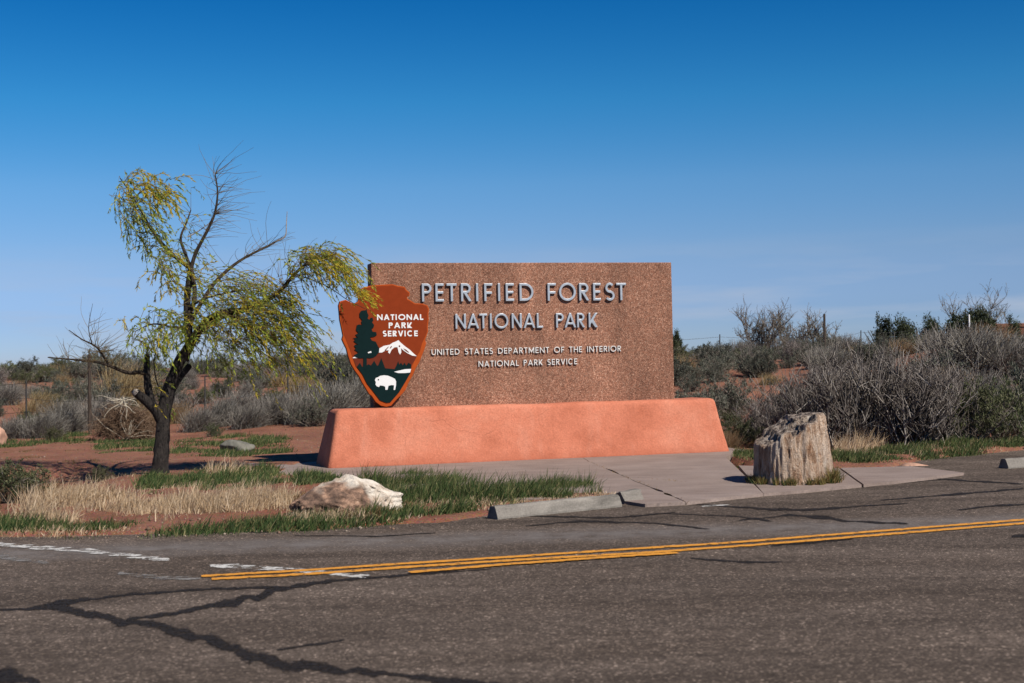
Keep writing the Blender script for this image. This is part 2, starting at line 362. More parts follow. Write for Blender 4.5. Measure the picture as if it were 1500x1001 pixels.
# ------------------------------------------------------------------ terrain
EDGE_PX = [(-160, 792), (0, 788), (100, 787), (300, 781), (450, 778), (560, 771), (650, 767), (712, 757), (920, 737), (1000, 731), (1130, 722), (1250, 700), (1330, 680), (1360, 673), (1500, 660), (1640, 648)]
EDGE = np.array([G(*p)[:2] for p in EDGE_PX])
EDGE = np.vstack([[-3000, EDGE[0, 1] - 0.12 * 2990], EDGE, [3000, EDGE[-1, 1] + .35 * 2990]])
def edge_y(x): return np.interp(x, EDGE[:, 0], EDGE[:, 1])
_ph = np.random.default_rng(3)
_W = [(_ph.uniform(0, 6.28), _ph.uniform(0, 6.28), 1.0 / f, f) for f in (.35, .5, .7, 1, 1.4, 2, 2.9, 4, 5.6, 8, 11, 15) for _ in range(2)]
def wob(x, y, lo=0, hi=99):
    s = 0
    for a, p, amp, f in _W:
        if lo <= f <= hi: s = s + amp * np.sin((x * math.cos(a) + y * math.sin(a)) * f + p + 1.3 * np.sin((x * math.sin(a) - y * math.cos(a)) * f * .6))
    return s
def sst(a, b, x):
    t = np.clip((x - a) / (b - a), 0, 1); return t * t * (3 - 2 * t)
PADPOLY = []
def on_pad(x, y):
    ins = np.zeros(np.shape(x), bool); n_ = len(PADPOLY)
    for i in range(n_):
        x1, y1 = PADPOLY[i]; x2, y2 = PADPOLY[(i + 1) % n_]
        ins ^= ((y1 > y) != (y2 > y)) & (x < (x2 - x1) * (y - y1) / (y2 - y1 + 1e-9) + x1)
    return ins
def terrain(x, y):
    x = np.asarray(x, float); y = np.asarray(y, float)
    ratio = x / np.maximum(y, 5)
    side = sst(-.05, .25, ratio)
    start = 27 - 3 * side
    rise = sst(start, 62 - 8 * side, y) * (1.15 + .22 * side)
    rise = rise + .72 * np.exp(-((x - 12.4) / 2.8) ** 2 - ((y - 37.5) / 5.0) ** 2)
    rise = rise + sst(27, 36, y) * .035 * wob(x * .6, y * .6, 0, 3) * np.exp(-np.maximum(y - 60, 0) / 60)
    sw = -.36 * np.exp(-((x + 8.2) / 2.0) ** 4 - ((y - 20.0) / 2.6) ** 4)
    d = y - edge_y(x) + .07 * wob(x * 1.3, y * 1.3, 2, 15) * .35
    verge = -.05 + .085 * sst(-.15, .25, d)
    det = .012 * wob(x, y, 1, 15) * sst(.1, .8, d) * np.exp(-np.maximum(y - 40, 0) / 20)
    return np.where(on_pad(x, y), -.08, verge + rise + sw + det)
PADPOLY = [tuple(G(*p)[:2]) for p in ((405, 697), (560, 714), (700, 731), (880, 727), (945, 735), (1060, 726), (1180, 715), (1340, 700), (1402, 692.5), (1335, 684.5), (1231, 687.5), (1150, 686), (1112, 684), (1075, 675), (1072, 656), (700, 668), (440, 681))]
def grid_lines(segs):
    out = []
    for a, b, s in segs: out.append(np.arange(a, b, s))
    return np.unique(np.concatenate(out))
gx = np.concatenate([-np.geomspace(4000, 14, 26), grid_lines([(-13.5, -9, .2), (-9, 9, .07), (9, 16, .2)]), np.geomspace(16.5, 4000, 26)])
gy = np.concatenate([[-400, -100, -30, 0, 6, 10], grid_lines([(11, 12.5, .2), (12.5, 22, .06), (22, 34, .14), (34, 70, .6)]), np.geomspace(71, 5000, 30)])
XX, YY = np.meshgrid(gx, gy)
ZZ = terrain(XX, YY)
V = np.stack([XX, YY, ZZ], -1).reshape(-1, 3); nx, ny = len(gx), len(gy)
I = np.arange(nx * ny).reshape(ny, nx)
F = np.stack([I[:-1, :-1], I[:-1, 1:], I[1:, 1:], I[1:, :-1]], -1).reshape(-1, 4)
ground = struct(ob('ground', me_from('ground', V, F, [M('soil')], smooth=True)))
def tz(x, y): return float(terrain(np.array([x]), np.array([y]))[0])

# ------------------------------------------------------------------ road and its markings
rx = np.unique(np.concatenate([[-3000, -600, -120], np.arange(-40, 40, .4), [120, 600, 3000]]))
top = edge_y(rx) + .35
rv = np.concatenate([np.stack([rx, np.minimum(top - 8, -60 + 0 * rx), 0 * rx], -1), np.stack([rx, top, 0 * rx], -1)])
n = len(rx); rf = np.array([[i, i + 1, n + i + 1, n + i] for i in range(n - 1)])
road = struct(ob('road', me_from('road', rv, rf, [M('asphalt')])))

def strip(name, pts, m, width=None, z=.004, step=6, jit=.12, parent=road):
    """ribbon lying on the road. pts: (px,py[,w]) photo points; width in metres, or w = depth in photo rows"""
    P = np.array([p[:2] for p in pts], float); Wd = np.array([p[2] if len(p) > 2 else 0 for p in pts], float)
    s = np.concatenate([[0], np.cumsum(np.linalg.norm(np.diff(P, axis=0), axis=1))])
    t = np.linspace(0, s[-1], max(3, int(s[-1] / step)))
    X = np.interp(t, s, P[:, 0]); Y = np.interp(t, s, P[:, 1]); W = np.interp(t, s, Wd)
    a, b = [], []
    ker = np.array([1, 2, 3, 2, 1]) / 4.0
    j1 = np.convolve(rng.normal(size=len(t) + 4), ker, 'valid')[:len(t)]; j2 = np.convolve(rng.normal(size=len(t) + 4), ker, 'valid')[:len(t)]
    if width:
        Gp = np.array([G(x, y) for x, y in zip(X, Y)])
        T = np.gradient(Gp, axis=0); T /= np.linalg.norm(T, axis=1, keepdims=True)
        Nn = np.stack([-T[:, 1], T[:, 0], 0 * T[:, 0]], -1)
        for i in range(len(t)):
            w1 = width / 2 * (1 + rng.normal() * jit); w2 = width / 2 * (1 + rng.normal() * jit)
            a.append(Gp[i] + Nn[i] * w1); b.append(Gp[i] - Nn[i] * w2)
    else:
        for i, (x, y, w) in enumerate(zip(X, Y, W)):
            a.append(G(x, y - w / 2 * max(.1, 1 + j1[i] * jit))); b.append(G(x, y + w / 2 * max(.1, 1 + j2[i] * jit)))
    a = np.array(a); b = np.array(b); k = len(a); mid_ = (a + b) / 2; grow = .0 if width else .3
    a = a + (a - mid_) * grow; b = b + (b - mid_) * grow
    Vv = np.concatenate([a, mid_, b]); Vv[:, 2] = z
    me = me_from(name, Vv, np.array([[(r_ + 1) * k + i, (r_ + 1) * k + i + 1, r_ * k + i + 1, r_ * k + i] for r_ in range(2) for i in range(k - 1)]), [m])
    ed_ = np.concatenate([np.zeros(k), np.ones(k), np.zeros(k)])
    if width: ed_[:] = 1.0
    else: ed_[[k, 2 * k - 1]] = .2
    at_ = me.attributes.new('core', 'FLOAT', 'POINT'); at_.data.foreach_set('value', ed_)
    return ob(name, me, parent)
strip('yellow_line', [(295, 845.5), (460, 836), (560, 829), (750, 817), (915, 806), (1060, 797), (1500, 762.5), (1700, 747)], M('yellow'), .105, .008)
strip('yellow_line', [(310, 849.5), (465, 841.5), (560, 834.5), (750, 822), (950, 810.5), (1100, 800), (1500, 767.6), (1700, 752)], M('yellow'), .105, .008)
strip('yellow_line', [(600, 840.5), (750, 828), (870, 819.5), (992, 811.5)], M('yellow'), .10, .012)
strip('white_line', [(-60, 794, 8), (10, 799, 8), (130, 808, 9), (190, 815, 9), (250, 821, 7)], M('white_line'), None, .006)
strip('white_line', [(305, 829, 7), (370, 832, 9), (450, 837, 9), (500, 842, 8), (545, 846, 6)], M('white_line'), None, .005)
strip('white_line', [(-40, 812, 8), (40, 821, 8), (75, 826, 5)], M('faint_line'), None, .005)
strip('white_line', [(170, 840, 5), (235, 847, 8), (297, 848, 5)], M('faint_line'), None, .005)
strip('white_line', [(1025, 742, 2.5), (1072, 740, 2.5)], M('white_line'), None, .005)
TAR = [[(-40, 893, 3), (40, 893, 3), (80, 888, 9), (140, 902, 11), (230, 919, 11), (300, 935, 16), (370, 962, 18), (420, 976, 16), (520, 985, 9), (620, 993, 9), (760, 1008, 9)],
       [(78, 885, 7), (120, 879, 5), (220, 869, 4), (300, 864, 4), (420, 860, 2)],
       [(185, 908, 6), (280, 895, 5), (345, 881, 9), (375, 873, 15), (400, 866, 11), (435, 858, 7), (500, 850, 4), (620, 841, 3), (720, 834, 1)],
       [(405, 953, 2), (450, 946, 3), (505, 938, 2)], [(-60, 985, 20), (20, 990, 22), (60, 1004, 8)],
       [(715, 750, 3), (735, 752, 4), (800, 757, 2), (900, 759, 2), (990, 751, 1.5)], [(895, 731, 1.5), (930, 736, 2.5), (955, 739, 2)],
       [(770, 771, 1.5), (850, 764, 3), (960, 767, 2.5), (1040, 776, 1.5)], [(1020, 739, 1.5), (1100, 745, 4), (1180, 748, 3), (1260, 742, 2), (1330, 738, 1)],
       [(1080, 763, 1.5), (1160, 755, 3), (1210, 759, 6), (1240, 764, 3), (1330, 768, 2)], [(1010, 818, 1), (1060, 822, 4), (1090, 824, 3), (1160, 824, 1)],
       [(1130, 800, 1.5), (1170, 796, 4), (1250, 790, 2)], [(1290, 733, 1), (1370, 727, 3), (1500, 716, 2)], [(1350, 700, 1), (1420, 705, 2.5), (1500, 709, 2)],
       [(1400, 748, 1), (1460, 741, 2.5), (1530, 738, 2)], [(1120, 712, 1), (1200, 717, 2.5), (1300, 709, 2), (1380, 703, 1)], [(960, 752, 1), (1080, 757, 2.5), (1130, 764, 2)],
       [(1480, 787, 4), (1560, 780, 8)], [(300, 756 + 25, 2), (350, 778, 3), (400, 780, 2)], [(430, 785, 1), (560, 786, 2), (640, 781, 1)]]
for j, p in enumerate(TAR): strip('tar_seam', p, M('tar'), None, .002 + .0007 * (j % 3), 5, .32)

# ------------------------------------------------------------------ sign frame
P0 = G(479, 690); P1 = G(1072, 664.5)
YAW = math.atan2(P1[1] - P0[1], P1[0] - P0[0]); BL = float(np.linalg.norm(P1 - P0))
cy_, sy_ = math.cos(YAW), math.sin(YAW)
def loc2w(x, y, z=0): return np.array([P0[0] + x * cy_ - y * sy_, P0[1] + x * sy_ + y * cy_, z])
def S(px, py, yl):
    """photo pixel -> sign-local (x, z) on the plane local y = yl"""
    d = ray(px, py); o = -P0; ox, oy = o[0] * cy_ + o[1] * sy_, -o[0] * sy_ + o[1] * cy_
    dx, dy = d[0] * cy_ + d[1] * sy_, -d[0] * sy_ + d[1] * cy_
    t = (yl - oy) / dy
    return ox + dx * t, EYE + d[2] * t

# concrete pad, slab by slab
PADZ = .035
pad = struct(empty('concrete_pad', (0, 0, 0)))
bk0 = loc2w(-1.0, 1.9); bk1 = loc2w(2.2, 1.9); bk2 = loc2w(4.5, 1.9); bk3 = loc2w(BL + .35, 1.7); fr3 = loc2w(BL + .35, .1)
def jag(a, b, amp=.02, n=14):
    a = np.array(a[:2]); b = np.array(b[:2]); d = b - a; nn = np.array([-d[1], d[0]]) / (np.linalg.norm(d) + 1e-9); out = []
    for i in range(n):
        t = i / n; out.append(a + d * t + nn * (rng.normal() * amp * (.6 if amp > .028 else .2) if i else 0))
    return out
def slab(corners, amps):
    pts = []
    for i in range(len(corners)): pts += jag(corners[i], corners[(i + 1) % len(corners)], amps[i])
    bm = bmesh.new(); vs_ = [bm.verts.new((p[0], p[1], PADZ)) for p in pts]
    f = bm.faces.new(vs_); bm.normal_update()
    if f.normal.z < 0: f.normal_flip()
    r = bmesh.ops.extrude_face_region(bm, geom=[f])
    for e in r['geom']:
        if isinstance(e, bmesh.types.BMVert): e.co.z = -.06
    bmesh.ops.recalc_face_normals(bm, faces=bm.faces)
    me = bpy.data.meshes.new('concrete_slab'); bm.to_mesh(me); bm.free(); me.materials.append(M('pad'))
    return ob('concrete_slab', me, pad)
g2 = lambda px, py: G(px, py, PADZ)[:2]
A0 = g2(392, 696); A1 = g2(560, 716); A2 = g2(700, 733)
j1t, j1b = g2(640, 690), g2(702, 733)
j2t, j2b = g2(862, 676), g2(1004, 735.5)
j3t, j3b = g2(1062, 669), g2(1118, 723)
e = .004
slab([A0, A1, A2, j1t, bk1[:2], bk0[:2]], [.03, .03, .008, .006, .01, .02])
slab([A2 + [e * 2, 0], g2(880, 729), g2(945, 738.5), j2b, j2t, bk2[:2] + [0, 0], bk1[:2] + [e, 0], j1t + [e * 2, 0]], [.02, .015, .015, .03, .006, .01, .01, .006])
slab([j2b + [e * 1.5, 0], g2(1060, 729), j3b, j3t, fr3[:2], bk3[:2], bk2[:2] + [e, 0], j2t + [e * 2, 0]], [.02, .02, .006, .006, .006, .01, .01, .03])
slab([j3b + [e, 0], g2(1180, 718), g2(1262, 710), g2(1228, 686), g2(1150, 684), g2(1082, 682)], [.025, .025, .008, .02, .02, .006])
slab([g2(1265, 709.7), g2(1340, 702), g2(1412, 692.5), g2(1335, 683), g2(1231, 685.5)], [.02, .02, .02, .02, .006])

# ------------------------------------------------------------------ letters
def arc(cx, cy, rx_, ry_, a0, a1, n=14):
    return [(cx + rx_ * math.cos(R(a0 + (a1 - a0) * i / n)), cy + ry_ * math.sin(R(a0 + (a1 - a0) * i / n))) for i in range(n + 1)]
def stroke(pts, s):
    p = np.array(pts, float); d = np.gradient(p, axis=0); d /= np.linalg.norm(d, axis=1, keepdims=True) + 1e-9
    nn = np.stack([-d[:, 1], d[:, 0]], -1) * s / 2
    return [tuple(q) for q in np.vstack([p + nn, (p - nn)[::-1]])]
def glyph(ch, w, s):
    c = w / 2
    if ch == 'I': return [[(c - s / 2, 0), (c + s / 2, 0), (c + s / 2, 1), (c - s / 2, 1)]]
    if ch == 'L': return [[(0, 0), (w, 0), (w, s), (s, s), (s, 1), (0, 1)]]
    if ch == 'T': return [[(c - s / 2, 0), (c + s / 2, 0), (c + s / 2, 1 - s), (w, 1 - s), (w, 1), (0, 1), (0, 1 - s), (c - s / 2, 1 - s)]]
    if ch == 'E': return [[(0, 0), (w, 0), (w, s), (s, s), (s, .5 - s / 2), (w * .93, .5 - s / 2), (w * .93, .5 + s / 2), (s, .5 + s / 2), (s, 1 - s), (w, 1 - s), (w, 1), (0, 1)]]
    if ch == 'F': return [[(0, 0), (s, 0), (s, .47 - s / 2), (w * .93, .47 - s / 2), (w * .93, .47 + s / 2), (s, .47 + s / 2), (s, 1 - s), (w, 1 - s), (w, 1), (0, 1)]]
    if ch == 'H': return [[(0, 0), (s, 0), (s, .5 - s / 2), (w - s, .5 - s / 2), (w - s, 0), (w, 0), (w, 1), (w - s, 1), (w - s, .5 + s / 2), (s, .5 + s / 2), (s, 1), (0, 1)]]
    if ch == 'N':
        k = s * 1.5
        for _ in range(4): k = s * math.sqrt(1 + ((1 - k) / (w - 2 * s)) ** 2)
        return [[(0, 0), (s, 0), (s, 1 - k), (w - s, 0), (w, 0), (w, 1), (w - s, 1), (w - s, k), (s, 1), (0, 1)]]
    if ch == 'M': return [[(0, 0), (s, 0), (s, .70), (c, .08), (w - s, .70), (w - s, 0), (w, 0), (w, 1), (w - 1.1 * s, 1), (c, .38), (1.1 * s, 1), (0, 1)]]
    if ch == 'A':
        a = s * 1.12; t = s * .5; yb = .22; yt = yb + s * .9; sl = c - t
        xl = lambda y: a + sl * y
        xr = lambda y: w - xl(y)
        return [[(0, 0), (a, 0), (xl(yb), yb), (xr(yb), yb), (w - a, 0), (w, 0), (c + t, 1), (c - t, 1)], [(xl(yt), yt), (xr(yt), yt), (c, (c - a) / sl)]]
    if ch == 'V':
        a = s * 1.12; t = s * .5; sl = c - t
        return [[(c - t, 0), (c + t, 0), (w, 1), (w - a, 1), (c, 1 - (c - a) / sl), (a, 1), (0, 1)]]
    if ch == 'K':
        m = .58 / (w - 2.35 * s); lo = lambda x: 1 - m * (w - x)
        jx = s + .42 * (w - s); j2 = jx - 1.1 * s
        return [[(0, 0), (s, 0), (s, max(.2, lo(s))), (j2, lo(j2)), (w - 1.45 * s, 0), (w + .02, 0), (jx, lo(jx)), (w, 1), (w - 1.35 * s, 1), (s, .42), (s, 1), (0, 1)]]
    if ch == 'P':
        r = .27; q = max(w - r, s * 1.1)
        return [[(0, 0), (s, 0), (s, 1 - 2 * r)] + arc(q, 1 - r, w - q, r, -90, 90) + [(0, 1)], [(s, 1 - 2 * r + s)] + arc(q, 1 - r, w - q - s, r - s, -90, 90) + [(s, 1 - s)]]
    if ch == 'R':
        r = .27; q = max(w * .95 - r, s * 1.1); ww = w * .95
        return [[(0, 0), (s, 0), (s, 1 - 2 * r), (q - 1.2 * s, 1 - 2 * r), (w - 1.3 * s, 0), (w, 0), (q + .15 * s, 1 - 2 * r)] + arc(q, 1 - r, ww - q, r, -80, 90) + [(0, 1)],
                [(s, 1 - 2 * r + s)] + arc(q, 1 - r, ww - q - s, r - s, -90, 90) + [(s, 1 - s)]]
    if ch == 'D':
        q = w * .38
        return [[(0, 0)] + arc(q, .5, w - q, .5, -90, 90, 18) + [(0, 1)], [(s, s)] + arc(q, .5, w - q - s, .5 - s, -90, 90, 18) + [(s, 1 - s)]]
    if ch == 'O':
        return [arc(c, .5, c, .52, 0, 350, 35), arc(c, .5, c - s, .52 - s, 0, 350, 35)]
    if ch == 'C':
        return [stroke(arc(c, .5, c - s / 2, .52 - s / 2, 48, 312, 28), s)]
    if ch == 'U':
        r = w / 2 - s / 2
        return [stroke([(s / 2, 1), (s / 2, .7), (s / 2, r + s)] + arc(c, r + s / 2, r, r, 180, 360, 16) + [(w - s / 2, r + s), (w - s / 2, .7), (w - s / 2, 1)], s)]
    if ch == 'S':
        ry = .25 - s / 4 + .01; ra = (w - s) / 2
        return [stroke(arc(c, .75 - s / 4 + .01, ra * .93, ry, 40, 262, 16) + arc(c, .25 + s / 4 - .01, ra, ry, 82, -142, 16), s)]
WN = dict(N=.74, A=.76, T=.5, I=.2, O=.95, L=.44, P=.5, R=.56, K=.6, S=.52, E=.48, V=.7, C=.78, U=.64, D=.72, M=.86, H=.66, F=.46)
def plate(name, loops, depth, m, bev=0.0):
    """filled outline standing in local XZ, front at y = 0, back at y = depth"""
    cu = bpy.data.curves.new(name, 'CURVE'); cu.dimensions = '2D'; cu.fill_mode = 'BOTH'
    cu.extrude = depth / 2 - bev; cu.bevel_depth = bev; cu.bevel_resolution = 1
    for lp in loops:
        sp = cu.splines.new('POLY'); sp.points.add(len(lp) - 1); sp.use_cyclic_u = True
        for q, p in zip(sp.points, lp): q.co = (p[0], p[1], 0, 1)
    o = bpy.data.objects.new(name, cu); COL.objects.link(o)
    me = bpy.data.meshes.new_from_object(o.evaluated_get(bpy.context.evaluated_depsgraph_get()))
    bpy.data.objects.remove(o); bpy.data.curves.remove(cu)
    me.transform(Matrix(((1, 0, 0, 0), (0, 0, -1, depth / 2), (0, 1, 0, 0), (0, 0, 0, 1))))
    me.materials.clear(); me.materials.append(m); me.name = name
    for p in me.polygons: p.use_smooth = False
    return me

# ------------------------------------------------------------------ the park sign
sign = empty('park_sign', P0, YAW)
tag(sign, 'long brown aggregate wall sign on a battered salmon plinth, reading PETRIFIED FOREST NATIONAL PARK', 'sign')
BD, BT, BZ = 1.3, .22, S(760, 592, .25)[1]            # plinth depth, batter, height
xl_t = S(494, 601, BT)[0]; xr_t = S(1048, 586, BT)[0]
bm = bmesh.new()
cs = [(0, 0, -.05), (BL, 0, -.05), (BL, BD, -.05), (0, BD, -.05), (xl_t, BT, BZ), (xr_t, BT, BZ), (xr_t, BD - BT, BZ), (xl_t, BD - BT, BZ)]
vv = [bm.verts.new(c_) for c_ in cs]
for f_ in ((0, 1, 5, 4), (1, 2, 6, 5), (2, 3, 7, 6), (3, 0, 4, 7), (4, 5, 6, 7), (3, 2, 1, 0)): bm.faces.new([vv[i] for i in f_])
bmesh.ops.bevel(bm, geom=[e_ for e_ in bm.edges if max(v.co.z for v in e_.verts) > .1], offset=.075, segments=5, profile=.5, affect='EDGES')
lng = [e_ for e_ in bm.edges if abs(e_.verts[0].co.x - e_.verts[1].co.x) > 3]
bmesh.ops.subdivide_edges(bm, edges=lng, cuts=70, use_grid_fill=True)
vert_e = [e_ for e_ in bm.edges if abs(e_.verts[0].co.z - e_.verts[1].co.z) > .5]
bmesh.ops.subdivide_edges(bm, edges=vert_e, cuts=7, use_grid_fill=True)
bmesh.ops.triangulate(bm, faces=[f_ for f_ in bm.faces if len(f_.verts) > 4])
for v in bm.verts:
    q = v.co * 1.7
    v.co += Vector((mnoise.noise(q), mnoise.noise(q + Vector((9, 3, 1))), mnoise.noise(q + Vector((4, 8, 2))))) * .016
    v.co += Vector((0, mnoise.noise(v.co * 6), mnoise.noise(v.co * 6 + Vector((5, 5, 5))))) * .005
me = bpy.data.meshes.new('plinth'); bm.to_mesh(me); bm.free(); me.materials.append(M('stucco'))
for p in me.polygons: p.use_smooth = True
ob('plinth', me, sign)

WY, WT = .49, .32                                     # wall front plane and thickness
wx0 = S(543.5, 388, WY)[0]; wx1 = S(983.5, 384, WY)[0]; wz = (S(543.5, 387, WY)[1] + S(983.5, 383, WY)[1]) / 2
bm = bmesh.new()
bmesh.ops.create_cube(bm, size=1)
for v in bm.verts: v.co = Vector((wx0 + (v.co.x + .5) * (wx1 - wx0), WY + (v.co.y + .5) * WT, BZ - .12 + (v.co.z + .5) * (wz - BZ + .12)))
bmesh.ops.bevel(bm, geom=list(bm.edges), offset=.014, segments=2, profile=.5, affect='EDGES')
me = bpy.data.meshes.new('wall_panel'); bm.to_mesh(me); bm.free(); me.materials.append(M('aggregate'))
panel = ob('wall_panel', me, sign)

LD = .042                                             # how far the letters stand out
def line_explicit(items, cap, top_l, bot_l, top_r, bot_r, zx_l, zx_r, s, m):
    for ch, a, b in items:
        t = ((a + b) / 2 - zx_l) / (zx_r - zx_l)
        pyb = 400 + (bot_l + (bot_r - bot_l) * t) / 4.545
        x0, z0 = S(600 + a / 4.545, pyb, WY - LD); x1, _ = S(600 + b / 4.545, pyb, WY - LD)
        lw = (x1 - x0) / cap
        if ch == 'I': lw = s; x0 = (x0 + x1) / 2 - s * cap / 2
        lp = [[(p[0] * cap, p[1] * cap) for p in q] for q in glyph(ch, lw, s)]
        o = ob('letter', plate('letter', lp, LD - .006, m, .004), panel); o.location = (x0, WY - LD, z0)
L1 = [('P', 85, 147), ('E', 175, 228), ('T', 250, 315), ('R', 345, 412), ('I', 445, 458), ('F', 500, 552), ('I', 590, 605), ('E', 643, 695), ('D', 735, 825), ('F', 922, 975), ('O', 998, 1107), ('R', 1132, 1195), ('E', 1225, 1273), ('S', 1305, 1365), ('T', 1380, 1442)]
L2 = [('N', 308, 375), ('A', 388, 462), ('T', 468, 517), ('I', 537, 548), ('O', 568, 658), ('N', 683, 747), ('A', 762, 835), ('L', 850, 888), ('P', 978, 1027), ('A', 1035, 1107), ('R', 1118, 1167), ('K', 1195, 1250)]
capA = S(620, 416, WY)[1] - S(620, 441.6, WY)[1]; capB = S(670, 461, WY)[1] - S(670, 482, WY)[1]
line_explicit(L1, capA, 75, 190, 65, 181, 85, 1440, .105, M('letter'))
line_explicit(L2, capB, 278, 371, 268, 361, 308, 1250, .105, M('letter'))
def line_fit(text, pxl, pyl, pxr, pyr, cap, s, m, depth, yl, parent, off=(0, 0, 0), wscale=1.0, sp=.24, gap=.62, name='letter', bev=.002):
    x0, z0 = S(pxl, pyl, yl); x1, z1 = S(pxr, pyr, yl)
    tot = sum(gap if c_ == ' ' else (s if c_ == 'I' else WN[c_]) + sp for c_ in text) - sp
    k = (x1 - x0) / (tot * cap); x = 0
    for c_ in text:
        if c_ == ' ': x += gap; continue
        w = s / k if c_ == 'I' else WN[c_]
        lp = [[(p[0] * cap, p[1] * cap) for p in q] for q in glyph(c_, w * k, s)]
        t = x / tot
        o = ob(name, plate(name, lp, depth, m, bev), parent); o.location = (x0 + x * cap * k - off[0], yl - off[1], z0 + (z1 - z0) * t - off[2])
        x += (s if c_ == 'I' else WN[c_]) + sp
cC = S(640, 512, WY)[1] - S(640, 520.3, WY)[1]
line_fit('UNITED STATES DEPARTMENT OF THE INTERIOR', 632.4, 520.3, 909.8, 514.8, cC, .105, M('letter_small'), .024, WY - .028, panel)
line_fit('NATIONAL PARK SERVICE', 701.2, 537.5, 845.6, 533.6, cC, .105, M('letter_small'), .024, WY - .028, panel)

# arrowhead emblem
EY = .33
def E(zx, zy): return S(490 + zx / 5.267, 410 + zy / 5.267, EY)
ex, ez = E(400, 978)
def EL(pts): return [(E(*p)[0] - ex, E(*p)[1] - ez) for p in pts]
OUT = [(175, 88), (230, 60), (300, 45), (370, 42), (450, 38), (490, 50), (540, 58), (552, 80), (578, 100), (575, 125), (557, 130), (562, 150), (590, 165), (620, 185), (680, 188), (715, 200), (727, 225), (722, 270), (725, 300), (718, 360), (720, 400), (705, 440), (697, 465), (705, 490), (690, 540), (670, 590), (650, 640), (625, 680), (600, 740), (570, 790), (545, 850), (510, 890), (470, 930), (435, 970), (400, 978), (360, 970), (320, 940), (290, 895), (270, 880), (240, 830), (215, 790), (190, 740), (160, 700), (130, 650), (110, 590), (95, 530), (75, 490), (62, 460), (70, 430), (58, 370), (45, 310), (40, 250), (35, 200), (45, 170), (85, 158), (120, 175), (150, 190), (185, 170), (190, 140), (180, 110)]
FIELD = [(205, 100), (300, 66), (440, 58), (520, 78), (545, 108), (536, 140), (560, 172), (610, 200), (690, 206), (706, 240), (702, 330), (698, 390), (680, 450), (676, 490), (660, 550), (634, 592), (600, 660), (585, 720), (545, 790), (500, 865), (430, 946), (400, 950), (350, 930), (305, 870), (250, 800), (215, 730), (165, 670), (140, 600), (118, 535), (88, 460), (92, 420), (75, 350), (62, 270), (58, 205), (85, 185), (150, 212), (205, 190), (215, 140)]
DARK = [(172, 672), (195, 640), (212, 672), (236, 668), (262, 652), (280, 662), (305, 625), (325, 660), (335, 665), (360, 605), (390, 683), (462, 690), (478, 660), (490, 630), (500, 655), (512, 640), (525, 660), (540, 640), (552, 662), (570, 640), (592, 655), (585, 720), (545, 790), (500, 865), (430, 946), (400, 950), (350, 930), (305, 870), (250, 800), (215, 730)]
BROWN = [(142, 604), (340, 560), (420, 555), (490, 520), (560, 570), (634, 592), (615, 630), (592, 655), (585, 700), (390, 700), (200, 700), (165, 670)]
SNOW = [(338, 562), (345, 530), (380, 510), (425, 502), (450, 485), (470, 478), (492, 466), (510, 485), (545, 515), (580, 540), (605, 565), (634, 590), (600, 586), (560, 566), (530, 545), (512, 528), (515, 560), (505, 578), (494, 560), (485, 520), (462, 522), (440, 540), (425, 572), (412, 560), (418, 545), (395, 545), (365, 562)]
LAKE = [(458, 710), (500, 700), (545, 690), (590, 688), (582, 716), (540, 720), (490, 720)]
RIDGE = [(140, 600), (170, 590), (200, 588), (215, 596), (215, 604), (143, 605)]
SPOT = [(255, 560), (280, 550), (285, 562), (258, 568)]
BISON = [(310, 775), (318, 757), (335, 752), (350, 742), (380, 737), (410, 740), (440, 752), (465, 765), (474, 785), (473, 815), (466, 850), (455, 850), (458, 815), (440, 812), (415, 818), (408, 848), (392, 850), (390, 825), (375, 818), (350, 815), (342, 828), (325, 822), (315, 808), (318, 790)]
PINE = [(220, 690), (222, 604), (190, 606), (165, 598), (148, 582), (170, 572), (182, 560), (152, 540), (165, 528), (150, 512), (158, 500), (185, 505), (146, 474), (160, 458), (140, 452), (165, 446), (182, 452), (160, 425), (185, 412), (165, 390), (172, 350), (192, 345), (212, 352), (205, 325), (212, 312), (192, 288), (192, 258), (205, 240), (230, 236), (248, 232), (252, 255), (262, 275), (255, 300), (272, 310), (275, 295), (292, 292), (298, 315), (290, 330), (305, 350), (300, 370), (285, 378), (292, 400), (322, 405), (325, 428), (305, 440), (272, 445), (288, 470), (318, 478), (328, 500), (345, 530), (342, 560), (322, 585), (300, 600), (270, 606), (248, 602), (248, 690)]
arrow = ob('arrowhead_emblem', plate('arrowhead_emblem', [EL(OUT)], .09, M('em_rim'), .007), sign)
arrow.location = (ex, EY, ez)
arrow['label'] = 'rust red arrowhead emblem with pine, snowy peak and white bison'
arrow.data.materials.append(M('em_side'))
for p in arrow.data.polygons:
    if abs(p.normal.y) < .35: p.material_index = 1
def epart(name, pts, m, lift, th=.004):
    o = ob(name, plate(name, [EL(pts)], th, m), arrow); o.location = (0, -lift, 0); return o
lo_ = [p for p in FIELD if p[1] >= 460]
FIELD = [(380 + (a - 380) * .983, 420 + (b - 420) * .985) for a, b in OUT[:22]] + lo_ + [(380 + (a - 380) * .983, 420 + (b - 420) * .985) for a, b in OUT[48:]]  # lets the painted-in lit rim show mainly along the lower half
epart('field', FIELD, M('em_field'), .003, .006)
epart('mountain_slope', BROWN, M('em_brown'), .006)
epart('snow_cap', SNOW, M('em_white'), .009)
epart('ridge', RIDGE, M('em_white'), .009)
epart('forest', DARK, M('em_dark'), .012)
epart('lake', LAKE, M('em_white'), .015)
epart('bison', BISON, M('em_white'), .015)
epart('bison_eye', arc(337, 771, 5, 6, 0, 330, 10), M('em_dark'), .018)
epart('pine', PINE, M('em_dark'), .015)
epart('snow_patch', SPOT, M('em_white'), .018)
